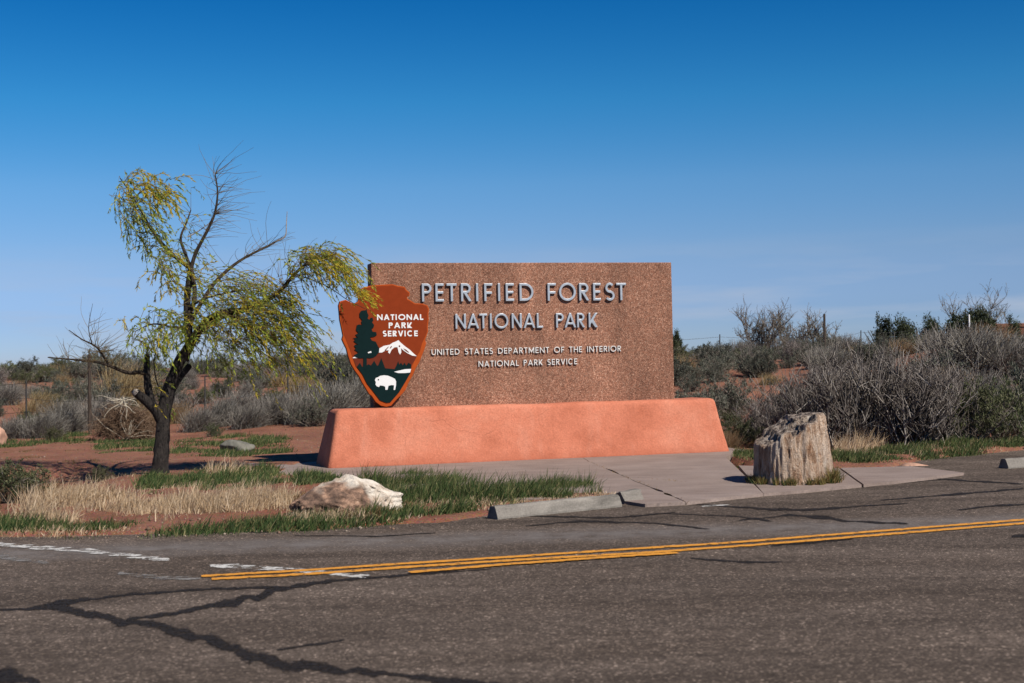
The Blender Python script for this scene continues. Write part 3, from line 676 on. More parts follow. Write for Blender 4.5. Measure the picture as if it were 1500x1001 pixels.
for nme, q in (('rock_streak', [(385, 545), (410, 520), (420, 514), (415, 522), (395, 546)]), ('rock_streak', [(425, 528), (436, 512), (444, 514), (432, 530)]), ('rock_streak', [(493, 510), (500, 505), (508, 512), (500, 522)]), ('rock_streak', [(530, 530), (550, 538), (575, 560), (568, 562), (545, 546)])):
    epart(nme, q, M('em_brown'), .012)
cE = E(400, 268)[1] - E(400, 312)[1]
for tx, zl, zr, zt in (('NATIONAL', 328, 684, 312), ('PARK', 418, 598, 375), ('SERVICE', 372, 642, 438)):
    line_fit(tx, 490 + zl / 5.267, 410 + zt / 5.267, 490 + zr / 5.267, 410 + (zt - 2) / 5.267, cE, .21, M('em_white'), .004, EY, arrow, (ex, EY + .0085, ez), 1, .16, .5, bev=.0005)

# ------------------------------------------------------------------ rocks, stump, parking stops
def displace_ball(name, sx_, sy__, sz, seed, m, sub=5, rough=.3, planes=9, face_attr=False, cut=None):
    bm = bmesh.new(); bmesh.ops.create_icosphere(bm, subdivisions=sub, radius=1)
    r_ = random.Random(seed); pl = []
    for _ in range(planes):
        d = Vector((r_.gauss(0, 1), r_.gauss(0, 1), r_.gauss(.25, .7))).normalized(); pl.append((d, r_.uniform(.55, .85)))
    off = Vector((seed * 3.1, seed * 1.7, seed * .9))
    for v in bm.verts:
        p = v.co.copy()
        for d, k in pl:
            s_ = p.dot(d)
            if s_ > k: p -= d * (s_ - k) * .9
        p *= 1 - rough * .10 * abs(mnoise.noise(p * 7 + off)) + rough * .35 * mnoise.noise(p * 1.6 + off) + rough * .22 * mnoise.noise(p * 4 + off) + rough * .12 * mnoise.noise(p * 10 + off)
        v.co = Vector((p.x * sx_, p.y * sy__, (p.z + .35) * sz))
        if cut: v.co = cut(v.co)
    me = bpy.data.meshes.new(name); bm.to_mesh(me); bm.free(); me.materials.append(m)
    if face_attr:
        at_ = me.attributes.new('face', 'FLOAT', 'POINT')
        at_.data.foreach_set('value', [face_attr(v.co) for v in me.vertices])
    for p in me.polygons: p.use_smooth = True
    return me
c0 = G(492, 764)
def rock_cut(p):
    h = .28 + .20 * math.exp(-((p.x - .05) / .34) ** 2) + .05 * mnoise.noise(p * 5)
    z = min(p.z, h - .10 * max(0, p.x - .3) - .30 * max(0, -p.x - .25))
    return Vector((p.x, p.y, z))
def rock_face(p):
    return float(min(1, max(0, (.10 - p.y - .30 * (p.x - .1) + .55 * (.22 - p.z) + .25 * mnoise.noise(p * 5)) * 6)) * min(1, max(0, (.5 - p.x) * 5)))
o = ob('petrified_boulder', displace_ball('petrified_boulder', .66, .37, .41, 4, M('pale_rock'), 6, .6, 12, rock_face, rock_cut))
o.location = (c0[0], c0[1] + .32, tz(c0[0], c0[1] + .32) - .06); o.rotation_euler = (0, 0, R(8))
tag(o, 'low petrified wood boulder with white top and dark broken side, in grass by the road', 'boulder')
c1 = G(350, 664)
o = ob('boulder', displace_ball('boulder', .34, .24, .22, 8, M('grey_rock'), 4, .3)); o.location = (c1[0], c1[1], tz(c1[0], c1[1]) - .03)
tag(o, 'small smooth dark grey boulder in green grass behind the willow', 'boulder')
c2 = G(0, 655)
o = ob('boulder', displace_ball('boulder', .22, .25, .36, 11, M('red_rock'), 4, .3)); o.location = (c2[0] - .05, c2[1], tz(c2[0], c2[1]) - .03)
tag(o, 'pinkish boulder cut off by the left edge of the picture', 'boulder')
c3 = G(1345, 684)
o = ob('stone', displace_ball('stone', .26, .16, .09, 14, M('red_rock'), 3, .4)); o.location = (c3[0], c3[1] + .25, tz(c3[0], c3[1] + .25) - .02)
tag(o, 'flat tan stone in the grass at the tip of the concrete pad', 'stone')

# petrified stump
sc_ = G(1172, 714); sx0, sy0 = sc_[0], sc_[1] + .38
NT, NZ = 200, 70
Vv, cutv = [], []
def stump_top(x, y):
    h = .60 + .42 * (x + .25) / .7 + .05 * y
    h += .06 * mnoise.noise(Vector((x * 5, y * 5, 2))) + .03 * mnoise.noise(Vector((x * 14, y * 14, 5)))
    if x > .02: h = h * .35 + .84 * .65 + .025 * mnoise.noise(Vector((x * 9, y * 9, 1)))
    if -.12 < x < .22 and y < -.05: h -= .07
    if x < -.22: h -= .05
    return min(max(h, .42), .86)
for i in range(NT):
    th = 2 * math.pi * i / NT; cx_, sx1 = math.cos(th), math.sin(th)
    lobes = 1 + .05 * math.sin(3 * th + 1) + .04 * math.sin(5 * th + 2) + .05 * mnoise.noise(Vector((cx_ * 2, sx1 * 2, 3)))
    for j in range(NZ):
        f_ = j / (NZ - 1); rr = .47 * lobes
        zt = stump_top(rr * cx_ * .8, rr * sx1 * .8); z = f_ * zt
        tap = 1.02 - .05 * z - (.20 * z if cx_ > 0 else -.02 * z) * abs(cx_)
        gr = abs(mnoise.noise(Vector((cx_ * 7, sx1 * 7, z * 1.0 + 7)))) * .085 + abs(mnoise.noise(Vector((cx_ * 16, sx1 * 16, z * 2.2)))) * .05 + .03 * mnoise.noise(Vector((cx_ * 30, sx1 * 30, z * 6)))
        r_ = rr * (tap - gr) ; r_ *= 1 - .07 * max(0, (f_ - .93) / .07) ** 2
        Vv.append((r_ * cx_, r_ * sx1, z)); cutv.append(max(0, (f_ - .95) / .05) * .8)
Fc = []
for i in range(NT):
    i2 = (i + 1) % NT
    for j in range(NZ - 1): Fc.append((i * NZ + j, i2 * NZ + j, i2 * NZ + j + 1, i * NZ + j + 1))
prev = [i * NZ + NZ - 1 for i in range(NT)]
for ring in range(1, 16):
    k = 1 - ring / 16; cur = []
    for i in range(NT):
        bx_, by_, bz_ = Vv[i * NZ + NZ - 1]; x, y = bx_ * k, by_ * k
        z = stump_top(x, y) + .028 * mnoise.noise(Vector((x * 11, y * 11, 4))) * min(1, ring / 3) - .01
        w_ = min(1, ring / 3); Vv.append((x, y, bz_ * (1 - w_) + z * w_)); cutv.append(1.0); cur.append(len(Vv) - 1)
    for i in range(NT): Fc.append((prev[i], prev[(i + 1) % NT], cur[(i + 1) % NT], cur[i]))
    prev = cur
Vv.append((0, 0, stump_top(0, 0))); cutv.append(1.0)
for i in range(NT): Fc.append((prev[i], prev[(i + 1) % NT], len(Vv) - 1))
me = me_from('petrified_stump', Vv, Fc, [M('petrified')])
a_ = me.attributes.new('cut', 'FLOAT', 'POINT'); a_.data.foreach_set('value', cutv)
for p in me.polygons: p.use_smooth = True
o = ob('petrified_stump', me); o.location = (sx0, sy0, PADZ - .02); o.rotation_euler = (0, 0, R(6))
tag(o, 'upright petrified log stump with slanting broken top, standing on the concrete pad', 'stump')

def stop(name, a, b, label, chip=.0, seed=1, h=.13, group=None):
    a = np.array(a); b = np.array(b); L_ = float(np.linalg.norm(b - a)); rz = math.atan2(b[1] - a[1], b[0] - a[0])
    n_ = max(6, int(L_ / .05)); prof = [(0, 0), (0.0, .02), (.035, h - .025), (.055, h), (.125, h), (.145, h - .025), (.18, .02), (.18, 0)]
    Vs, Fs = [], []
    for i in range(n_ + 1):
        x = L_ * i / n_
        for y, z in prof:
            q = Vector((x * 7 + seed, y * 7, z * 7)); amp = .004
            dx = 0
            if i == 0 or i == n_: dx = chip * mnoise.noise(q * 3)
            dd = chip * .5 * max(0, mnoise.noise(Vector((x * 9 + seed, y * 20, z * 20)))) if z > .05 else 0
            Vs.append((x + dx, y + amp * mnoise.noise(q) + dd * .3, z + amp * mnoise.noise(q * 1.7) - dd))
    k = len(prof)
    for i in range(n_):
        for j in range(k): Fs.append((i * k + j, (i + 1) * k + j, (i + 1) * k + (j + 1) % k, i * k + (j + 1) % k)[::-1])
    Fs.append(tuple(range(k))); Fs.append(tuple(range(n_ * k, n_ * k + k))[::-1])
    bm = bmesh.new(); me = me_from(name, Vs, Fs, [M('stop')]); bm.from_mesh(me); bmesh.ops.recalc_face_normals(bm, faces=bm.faces); bm.to_mesh(me); bm.free()
    o = ob(name, me); o.location = (a[0], a[1], 0.001); o.rotation_euler = (0, 0, rz)
    return tag(o, label, 'parking stop', group)
stop('parking_stop', G(729, 761.5), G(911, 743), 'long grey concrete parking stop at the edge of the grass', .01, 1)
fa = G(910, 740); fo = stop('parking_stop_fragment', fa, fa + np.array([.24, .05, 0]), 'short broken chunk of concrete at the end of the long parking stop', .09, 5, .145); fo.rotation_euler = (R(2), R(-3), R(34))
fo.location = (fa[0] + .05, fa[1] + .06, -.012)
stop('parking_stop', G(1477, 687), G(1600, 679), 'concrete parking stop cut off by the right edge of the picture', .01, 3, .13)

# ------------------------------------------------------------------ willow
TY = float(G(235, 697)[1]); TX = float(G(235, 697)[0])
def zp(zx, zy, dy=0.0):                               # traced on an enlargement of the photograph
    return at(60 + zx / 2.002, 230 + zy / 2.002, TY + dy)
def limb_mesh(name, paths, m, sides=10, bumpy=.12):
    Vs, Fs = [], []
    for pts in paths:
        P = np.array([p[:3] for p in pts], float); rd = np.array([p[3] for p in pts], float)
        # smooth resample (Catmull-Rom)
        Q, RR = [], []
        for i in range(len(P) - 1):
            p0 = P[max(i - 1, 0)]; p1 = P[i]; p2 = P[i + 1]; p3 = P[min(i + 2, len(P) - 1)]
            for t in np.linspace(0, 1, 6, endpoint=False):
                Q.append(.5 * ((2 * p1) + (-p0 + p2) * t + (2 * p0 - 5 * p1 + 4 * p2 - p3) * t * t + (-p0 + 3 * p1 - 3 * p2 + p3) * t ** 3)); RR.append(rd[i] + (rd[i + 1] - rd[i]) * t)
        Q.append(P[-1]); RR.append(rd[-1]); Q = np.array(Q); RR = np.array(RR)
        T = np.gradient(Q, axis=0); T /= np.linalg.norm(T, axis=1, keepdims=True) + 1e-9
        A = np.cross(T, [0.2, 1, .1]); A /= np.linalg.norm(A, axis=1, keepdims=True) + 1e-9; B = np.cross(T, A)
        base = len(Vs)
        for i in range(len(Q)):
            for s_ in range(sides):
                an = 2 * math.pi * s_ / sides
                r_ = RR[i] * (1 + bumpy * mnoise.noise(Vector((math.cos(an) * 2, math.sin(an) * 2, Q[i][2] * 5 + Q[i][0] * 3))) + bumpy * .6 * mnoise.noise(Vector((math.cos(an) * 5, math.sin(an) * 5, Q[i][2] * 14))))
                Vs.append(Q[i] + r_ * (math.cos(an) * A[i] + math.sin(an) * B[i]))
        for i in range(len(Q) - 1):
            for s_ in range(sides):
                s2 = (s_ + 1) % sides; Fs.append((base + i * sides + s_, base + i * sides + s2, base + (i + 1) * sides + s2, base + (i + 1) * sides + s_))
        Fs.append(tuple(base + (len(Q) - 1) * sides + s_ for s_ in range(sides)))
    Vs = np.array(Vs) - np.array([TX, TY, 0])
    return me_from(name, Vs, Fs, [m], smooth=True)
def path(lst, d0, d1, r0, r1):
    n_ = len(lst); out = []
    for i, q in enumerate(lst):
        t = i / (n_ - 1); p = zp(q[0], q[1], d0 + (d1 - d0) * t); out.append((*p, r0 + (r1 - r0) * t))
    return out
willow = empty('willow_tree', (TX, TY, 0))
tag(willow, 'wind-bent black-trunked willow with sparse yellow-green leaves, left of the sign', 'tree')
trunkp = [path([(347, 950), (350, 900), (356, 840), (360, 760), (372, 695)], 0, 0, .125, .095), path([(360, 760), (372, 695), (402, 610), (437, 553)], 0, .1, .10, .075)]
trunkp[0][0] = (*trunkp[0][0][:3], .15)
ob('trunk', limb_mesh('trunk', trunkp, M('bark'), 16, .2), willow)
LIMBPTS = []
LIMBS = [
    (path([(356, 775), (338, 745), (308, 715), (276, 690)], 0, -.25, .09, .062), 'bark'),
    (path([(330, 738), (316, 690), (310, 630), (312, 578)], -.05, .1, .07, .04), 'bark'),
    (path([(312, 640), (290, 632), (250, 632), (180, 605), (110, 596), (20, 588)], .05, -.5, .038, .008), 'limb_bark'),
    (path([(200, 612), (165, 560), (120, 535), (82, 508)], -.2, -.6, .02, .005), 'limb_bark'),
    (path([(150, 548), (140, 500), (152, 430)], -.4, -.5, .009, .002), 'limb_bark'),
    (path([(372, 700), (405, 650), (436, 612)], .05, .35, .065, .045), 'bark'),
    (path([(437, 553), (430, 480), (430, 400), (440, 328)], .1, .25, .066, .045), 'bark'),
    (path([(432, 470), (450, 420), (447, 360), (440, 328)], .1, .22, .04, .03), 'limb_bark'),
    (path([(440, 328), (455, 280), (490, 212), (510, 165), (518, 105), (511, 50)], .25, .1, .034, .008), 'limb_bark'),
    (path([(440, 328), (422, 280), (410, 238), (428, 190), (440, 155)], .25, .55, .03, .008), 'limb_bark'),
    (path([(440, 328), (390, 290), (330, 222), (292, 155), (262, 105), (232, 62)], .25, -.4, .032, .007), 'limb_bark'),
    (path([(437, 553), (470, 500), (520, 462), (590, 450), (650, 425), (700, 395), (745, 343), (800, 302), (868, 285)], .1, -.5, .068, .010), 'limb_bark'),
    (path([(440, 480), (500, 382), (550, 330), (600, 295), (665, 262)], .1, .7, .034, .016), 'limb_bark'),
    (path([(440, 540), (480, 505), (540, 470), (600, 480), (660, 520)], .1, -.7, .03, .008), 'limb_bark'),
    (path([(430, 500), (390, 500), (330, 490), (280, 510)], .1, -.4, .022, .006), 'limb_bark'),
    (path([(430, 450), (470, 420), (540, 400), (600, 390)], .15, -.5, .02, .006), 'limb_bark'),
    (path([(745, 343), (770, 352), (840, 380), (900, 420), (960, 450)], -.4, -.7, .010, .003), 'limb_bark'),
    (path([(362, 700), (340, 660), (332, 600), (345, 540)], 0, -.3, .014, .004), 'limb_bark'),
    (path([(430, 600), (440, 560), (450, 500)], .3, .4, .02, .008), 'limb_bark')]
for p, k in LIMBS:
    q = np.array([w[:3] for w in p])
    for t in np.linspace(.25, 1, 12): 
        f_ = t * (len(q) - 1); i_ = min(int(f_), len(q) - 2); LIMBPTS.append(q[i_] + (q[i_ + 1] - q[i_]) * (f_ - i_))
LIMBPTS = np.array(LIMBPTS)
for p, k in LIMBS: ob('limb', limb_mesh('limb', [p], M(k), 9, .15), willow)
ob('dead_limb', limb_mesh('dead_limb', [path([(665, 262), (690, 248), (716, 233), (720, 195), (722, 160)], .7, .8, .016, .004)], M('dead_wood'), 7, .15), willow)['label'] = 'bare bleached limb tip'
ob('dead_limb', limb_mesh('dead_limb', [path([(430, 235), (455, 222), (480, 205), (500, 190)], .4, .5, .012, .004)], M('dead_wood'), 7, .15), willow)['label'] = 'bleached broken side limb'
ob('cut_face', limb_mesh('cut_face', [path([(279, 692), (272, 686)], -.25, -.27, .064, .045)], M('dead_wood'), 10, .2), willow)['label'] = 'pale sawn end of the lower limb'

conn = []
def strand_zone(p, q, spread, n_, ln, dep, yellow, wind, nl, drop=.38, up=.15):
    t = rng.random(n_)[:, None]; px = np.array(p)[None] + (np.array(q) - np.array(p))[None] * t + np.clip(rng.normal(size=(n_, 2)), -1.6, 1.6) * spread
    P = np.array([at(a, b, TY + dep + float(np.clip(rng.normal(), -1.6, 1.6)) * .32) for a, b in px])
    D = np.stack([rng.normal(size=n_) * .5 + wind, rng.normal(size=n_) * .5, rng.normal(size=n_) * .3 + up - .1 * (nl > 1)], -1)
    if nl == 1:                                       # bare twigs leave from the limbs themselves
        P = LIMBPTS[[np.argmin(((LIMBPTS - q) ** 2).sum(1)) for q in P]]
    else:
        for q in P[::2]:
            a_ = LIMBPTS[np.argmin(((LIMBPTS - q) ** 2 * [1, .5, 1]).sum(1))]
            t_ = np.linspace(0, 1, 7)[:, None]; conn.append(a_ + (q - a_) * t_ + np.array([0, 0, .12])[None] * np.sin(t_ * math.pi) * np.linalg.norm(q - a_))
    L_ = ln * rng.uniform(.5, 1.25, n_); k = 7
    Q = strands(P, D, L_, k, (wind * .35, 0, -drop), .13)
    m_ = nl if nl == 1 else int(nl * 1.6); tt = rng.random((n_, m_)) ** .8 * (k - 1.01); i0 = tt.astype(int); fr = (tt - i0)[..., None]
    ii = np.arange(n_)[:, None]
    LP = Q[ii, i0] * (1 - fr) + Q[ii, i0 + 1] * fr; T = Q[ii, i0 + 1] - Q[ii, i0]; T /= np.linalg.norm(T, axis=2, keepdims=True)
    LD_ = T + rng.normal(size=T.shape) * .3
    ye = rng.random((n_, 1)) < yellow; ye = np.broadcast_to(ye, (n_, m_)).reshape(-1)
    return Q, LP.reshape(-1, 3), LD_.reshape(-1, 3), ye
ZONES = [((183, 262), (245, 285), 11, 75, .42, -.35, .55, .35, 22), ((172, 282), (212, 325), 10, 60, .55, -.35, .1, .3, 18), ((205, 325), (252, 395), 10, 62, .42, -.1, .15, .2, 18),
         ((234, 385), (252, 425), 6, 24, .35, 0, .8, .15, 22), ((280, 425), (400, 440), 20, 170, .85, -.2, .25, .6, 22), ((330, 460), (415, 500), 22, 190, .85, -.3, .3, .55, 22),
         ((300, 470), (345, 520), 18, 70, .75, -.2, .2, .35, 18), ((202, 490), (280, 475), 17, 120, .5, -.2, .12, .2, 20), ((432, 384), (482, 372), 8, 100, .7, -.5, .4, .42, 22),
         ((470, 385), (502, 400), 8, 45, .55, -.55, .5, .35, 20), ((385, 415), (425, 455), 8, 34, .5, -.3, .2, .3, 16), ((405, 465), (430, 500), 6, 16, .4, -.3, .3, .15, 14), ((508, 418), (520, 430), 3, 12, .42, -.68, .9, 1.1, 20),
         ((255, 300), (300, 420), 16, 40, .35, .2, .15, .3, 7), ((215, 540), (245, 600), 10, 14, .3, .1, .2, .2, 8)]
allQ, allP, allD, allY = [], [], [], []
for z in ZONES:
    Q, P, D, Y = strand_zone(*z); allQ.append(Q); allP.append(P); allD.append(D); allY.append(Y)
# bare twigs on the limbs
for p, n_, ln, wind in (((300, 260), 30, .6, .4), ((325, 330), 30, .6, .5), ((395, 350), 16, .5, .4), ((405, 390), 40, .7, .2), ((130, 500), 60, .5, .25), ((110, 520), 25, .4, -.1), ((290, 330), 30, .5, .5), ((350, 380), 24, .5, .3), ((430, 420), 24, .6, .3), ((160, 530), 20, .4, .1)):
    Q, P, D, Y = strand_zone(p, (p[0] + 40, p[1] + 15), 16, n_, ln, 0, 0, wind, 1, -.02, .35); allQ.append(Q)
QQ = np.concatenate(allQ + [np.array(conn)]); rad = np.broadcast_to(np.linspace(.0042, .0016, 7)[None], QQ.shape[:2])
off = np.array([TX, TY, 0])
tv, tf = tubes(QQ - off, rad); ob('twigs', me_from('twigs', tv, tf, [M('twig')]), willow)['kind'] = 'stuff'
LPs = np.concatenate(allP) - off; LDs = np.concatenate(allD); Ys = np.concatenate(allY)
lv, lf = leafs(LPs, LDs, rng.uniform(.04, .085, len(LPs)), rng.uniform(.010, .017, len(LPs)))
cr = ob('crown', me_from('crown', lv, lf, [M('willow_leaf'), M('willow_yellow')], Ys.astype(int)), willow); cr['kind'] = 'stuff'

# ------------------------------------------------------------------ shrubs
def shrub_sage(seed, n=100, leaves=7500, w=.75):
    P0_ = rng.normal(size=(n, 3)) * [.06, .06, .0]; D = dirs(n, .25, 1.0); L_ = rng.uniform(.55, 1.0, n)
    lean = np.array([.02, 0, .05]); Q = strands(P0_, D * [w * 1.15, w * 1.15, 1], L_, 5, lean, .16)
    V1, F1 = tubes(Q, np.broadcast_to(np.linspace(.012, .004, 5)[None], (n, 5)))
    k = n * 5; src = Q[rng.integers(0, n, k), rng.integers(2, 5, k)]; D2 = dirs(k, .35, .8)
    Q2 = strands(src, D2, rng.uniform(.12, .32, k), 3, (.03, 0, .05), .15)
    V2, F2 = tubes(Q2, np.broadcast_to(np.linspace(.005, .002, 3)[None], (k, 3)))
    ii = rng.integers(0, k // 3, leaves); LPp = Q2[ii, rng.integers(1, 3, leaves)] + rng.normal(size=(leaves, 3)) * .03
    V3, F3 = leafs(LPp, dirs(leaves, .6, .7), rng.uniform(.035, .085, leaves), rng.uniform(.012, .024, leaves))
    Vj, Fj, mi = join([(V1, F1), (V2, F2), (V3, F3)]); Vj[:, 2] = np.maximum(Vj[:, 2], -.02)
    return Vj, Fj, np.array([0, 0, 1])[mi]
def shrub_twig(seed, n=120, w=.45, kk=14, hgt=1.0, r0=.011):
    P0_ = np.stack([rng.normal(size=n) * .16, rng.normal(size=n) * .16, np.zeros(n)], -1)
    D = np.stack([rng.normal(size=n) * w, rng.normal(size=n) * w, np.ones(n)], -1)
    Q = strands(P0_, D, rng.uniform(.35, .95, n) * hgt, 6, (.02, 0, .03), .2)
    V1, F1 = tubes(Q, np.broadcast_to(np.linspace(r0, .003, 6)[None], (n, 6)))
    k = n * kk; a = rng.integers(0, n, k); b = rng.integers(1, 6, k); D2 = dirs(k, .55, .75)
    Q2 = strands(Q[a, b], D2, rng.uniform(.10, .34, k) * hgt, 4, (.03, 0, .08), .24)
    V2, F2 = tubes(Q2, np.broadcast_to(np.linspace(.0058, .0028, 4)[None], (k, 4)))
    Vj, Fj, mi = join([(V1, F1), (V2, F2)]); Vj[:, 2] = np.maximum(Vj[:, 2], -.02); return Vj, Fj, mi * 0
def shrub_plume(seed, n=1500, w=.55, rr=.0075):
    P0_ = np.stack([rng.normal(size=n) * .22, rng.normal(size=n) * .22, np.zeros(n)], -1)
    D = np.stack([rng.normal(size=n) * w + .25, rng.normal(size=n) * w, np.ones(n)], -1)
    Q = strands(P0_, D, rng.uniform(.4, 1.05, n), 5, (.09, 0, -.06), .13)
    V1, F1 = tubes(Q, np.broadcast_to(np.linspace(rr, rr * .5, 5)[None], (n, 5))); V1[:, 2] = np.maximum(V1[:, 2], -.02)
    return V1, F1, np.zeros(len(F1), int)
def mk(name, gen, mats, cnt, **kw):
    out = []
    for s_ in range(cnt):
        Vj, Fj, mi = gen(s_, **kw)
        Vj = Vj / [1, 1, np.percentile(Vj[:, 2], 98.5)]; Vj[:, :2] *= .62 / np.percentile(np.hypot(Vj[:, 0], Vj[:, 1]), 93); out.append(me_from(name, Vj, Fj, [M(x) for x in mats], mi))
    return out
SAGE = mk('sagebrush', shrub_sage, ['sage_stem', 'sage_leaf'], 4)
OLIVE = mk('olive_shrub', shrub_sage, ['sage_stem', 'olive_leaf'], 2, n=80, leaves=6500)
TWIG = mk('bare_brush', shrub_twig, ['grey_twig'], 4)
PLUME = mk('feathery_brush', shrub_plume, ['plume'], 3)
STRAWB = mk('dry_bunch_grass', shrub_plume, ['straw'], 2, n=600, w=.4, rr=.0065)
def put(name, me, x, y, h, wx=None, rz=None, sink=.03):
    o = ob(name, me); o.location = (x, y, tz(x, y) - sink); wx = wx or h
    o.scale = (wx, wx, h); o.rotation_euler = (0, 0, rng.uniform(-.5, .5) if rz is None else rz); return o
def px_at(px, y): return float(at(px, 600, y)[0])

# prominent ones first
placed = []
def P_(name, mes, px, y, h, w, label, cat='bush', group=None, rz=None):
    me = mes[len(placed) % len(mes)]; x = px_at(px, y); placed.append((x, y, w * .7))
    return tag(put(name, me, x, y, h, w, rz), label, cat, group)
GR = 'tall bare grey brush behind the petrified stump'
for i, (px, y, h, w) in enumerate([(1172, 24.2, 1.15, .95), (1226, 23.5, 1.4, 1.15), (1285, 23.7, 1.5, 1.25), (1345, 23.4, 1.4, 1.15), (1392, 24.0, 1.15, 1.0), (1258, 24.6, 1.45, 1.2), (1318, 24.8, 1.4, 1.3), (1205, 25.2, 1.2, 1.1)]):
    wh = ['low bare grey brush at the left end of the thicket, left of the stump top', 'bare grey brush in the thicket directly behind the right side of the stump', 'tallest front bare grey brush in the middle of the thicket',
          'front bare grey brush right of the middle of the thicket', 'low bare grey brush at the right end of the thicket by the olive bushes', 'tall bare brush in the back row of the thicket, left of its middle',
          'tall bare brush in the back row of the thicket, right of its middle', 'bare brush in the back row of the thicket, just behind the stump'][i]
    P_('bare_brush', TWIG, px, y, h, w, wh, 'bush', GR, rng.uniform(0, 6))
P_('olive_shrub', OLIVE, 1420, 23.6, .95, .95, 'low olive-green leafy bush at the right end of the bare grey thicket')
P_('olive_shrub', OLIVE, 1462, 24.0, 1.05, 1.0, 'taller olive-green bush close to the right edge beside the thicket')
P_('sagebrush', SAGE, 1505, 24.4, 1.25, 1.1, 'grey-green sagebrush cut off by the right edge beside the thicket')
P_('olive_shrub', OLIVE, 1080, 25.2, .50, .62, 'small dark green bush between the plinth end and the stump')
P_('dry_bunch_grass', STRAWB, 1062, 24.5, .42, .38, 'brown tuft of dry grass against the right end of the plinth', 'grass tuft')
P_('bare_brush', TWIG, 1112, 25.8, .8, .62, 'thin open bare bush on red soil just left of the stump', 'bush', None, 1.0)
P_('sagebrush', SAGE, 1062, 32.5, .95, 1.15, 'large dark grey sagebrush beside the right end of the sign wall')
P_('sagebrush', SAGE, 1010, 33.0, .62, .8, 'pale low sagebrush touching the right edge of the sign wall')
P_('feathery_brush', PLUME, 1408, 35.5, 1.05, 1.55, 'big tan and grey feathery bush crowning the right-hand mound, blown to the right', 'bush', None, 0)
P_('feathery_brush', PLUME, 1446, 35.0, .95, 1.5, 'wide grey feathery bush right of the crown of the mound', 'bush', None, .1)
P_('feathery_brush', PLUME, 1490, 34.5, .9, 1.3, 'grey feathery bush on the mound at the right edge of the picture', 'bush', None, -.1)
P_('feathery_brush', PLUME, 1428, 32.0, .85, 1.3, 'dark grey feathery bush on the front slope of the mound', 'bush', None, .2)
P_('sagebrush', SAGE, 1368, 34.5, .9, 1.2, 'grey-green sagebrush at the left foot of the mound')
P_('dry_bunch_grass', STRAWB, 1388, 33.5, .8, .9, 'golden dry tuft left of the bushes on the mound', 'grass tuft')
P_('sagebrush', SAGE, 1410, 28.0, .75, .85, 'dark sagebrush on the bank above the thicket at right')
P_('sagebrush', SAGE, 1478, 27.5, .8, .9, 'rounded grey sagebrush on the bank near the right edge')
P_('sagebrush', SAGE, 1318, 29.0, .95, 1.1, 'tall sagebrush showing above the middle of the bare thicket')
P_('feathery_brush', PLUME, 1250, 31.0, .95, 1.1, 'pale feathery bush showing above the left of the bare thicket', 'bush', None, 0)
GL = 'pale feathery brush along the foot of the left slope'
for px, y, h, w in [(290, 33.2, .5, .7), (322, 34.0, .62, .8), (362, 33.0, .52, .75), (405, 33.6, .68, .85), (445, 33.0, .62, .8), (482, 33.6, .8, .9), (520, 34.6, .85, .9), (345, 36.4, .7, .9), (458, 36.6, .8, 1.0), (62, 33.2, .55, .75), (92, 34.2, .6, .75), (16, 33.6, .5, .7)]:
    wh = 'left of the tumbleweed' if px < 140 else ('between willow trunk and hanging crown tips' if px < 390 else 'between the willow crown and the emblem')
    P_('feathery_brush', PLUME, px, y, h, w, 'pale grey feathery brush at the slope foot, ' + wh, 'bush', GL + ', ' + wh, rng.uniform(-.3, .3))
P_('sagebrush', SAGE, 455, 32.2, .62, .7, 'grey sagebrush in front of the feathery brush next to the emblem')
P_('sagebrush', SAGE, 505, 40.0, 1.5, 1.3, 'tall dark sagebrush filling the gap left of the emblem')
P_('sagebrush', SAGE, 158, 38.5, 1.0, 1.2, 'rounded grey-green sagebrush above the tumbleweed')
P_('dry_bunch_grass', STRAWB, 178, 41.0, 1.35, 1.3, 'big straw-coloured grass mound behind the tumbleweed', 'grass tuft', None, 0)
P_('olive_shrub', OLIVE, 92, 41.0, .42, .75, 'low flat dark green shrub on the red patch at left')
for px, y, h, lab in ((146, 21.6, .26, 'tiny dark green shrub alone on bare red soil left of the willow trunk'), (78, 31.5, .35, 'small brown-green shrub at the front of the left slope'), (312, 31.2, .3, 'small brown tuft right of the willow trunk below the feathery brush')):
    P_('olive_shrub', OLIVE, px, y, h, h * 1.1, lab)
P_('olive_shrub', OLIVE, 12, 17.2, .5, .8, 'dark shrub on the ditch bank at the left edge of the picture')

# tumbleweed: ball of arcing stems with a few bleached ones in front
tx_, ty_ = px_at(184, 31.0), 31.0
tw = empty('tumbleweed', (tx_, ty_, tz(tx_, ty_)))
tag(tw, 'big round brown tumbleweed with bleached branching stems, behind the willow', 'tumbleweed')
n_ = 900; D = rng.normal(size=(n_, 3)); D[:, 2] = np.abs(D[:, 2]) * .9 + .05; D /= np.linalg.norm(D, axis=1, keepdims=True)
Q = strands(D * .1 + [0, 0, .15], D * [1.25, 1, .95], rng.uniform(.4, .72, n_), 6, (.05, 0, -.1), .22); Q[..., 2] = np.maximum(Q[..., 2], .01)
v1 = tubes(Q, np.broadcast_to(np.linspace(.010, .003, 6)[None], (n_, 6)))
k = 4200; src = Q[rng.integers(0, n_, k), rng.integers(2, 6, k)]; Q2 = strands(src, rng.normal(size=(k, 3)), rng.uniform(.08, .25, k), 4, (0, 0, -.05), .3); Q2[..., 2] = np.maximum(Q2[..., 2], .01)
v2 = tubes(Q2, np.broadcast_to(np.linspace(.005, .002, 4)[None], (k, 4)))
Vj, Fj, mi = join([v1, v2]); ob('stems', me_from('stems', Vj, Fj, [M('tumble')]), tw)['kind'] = 'stuff'
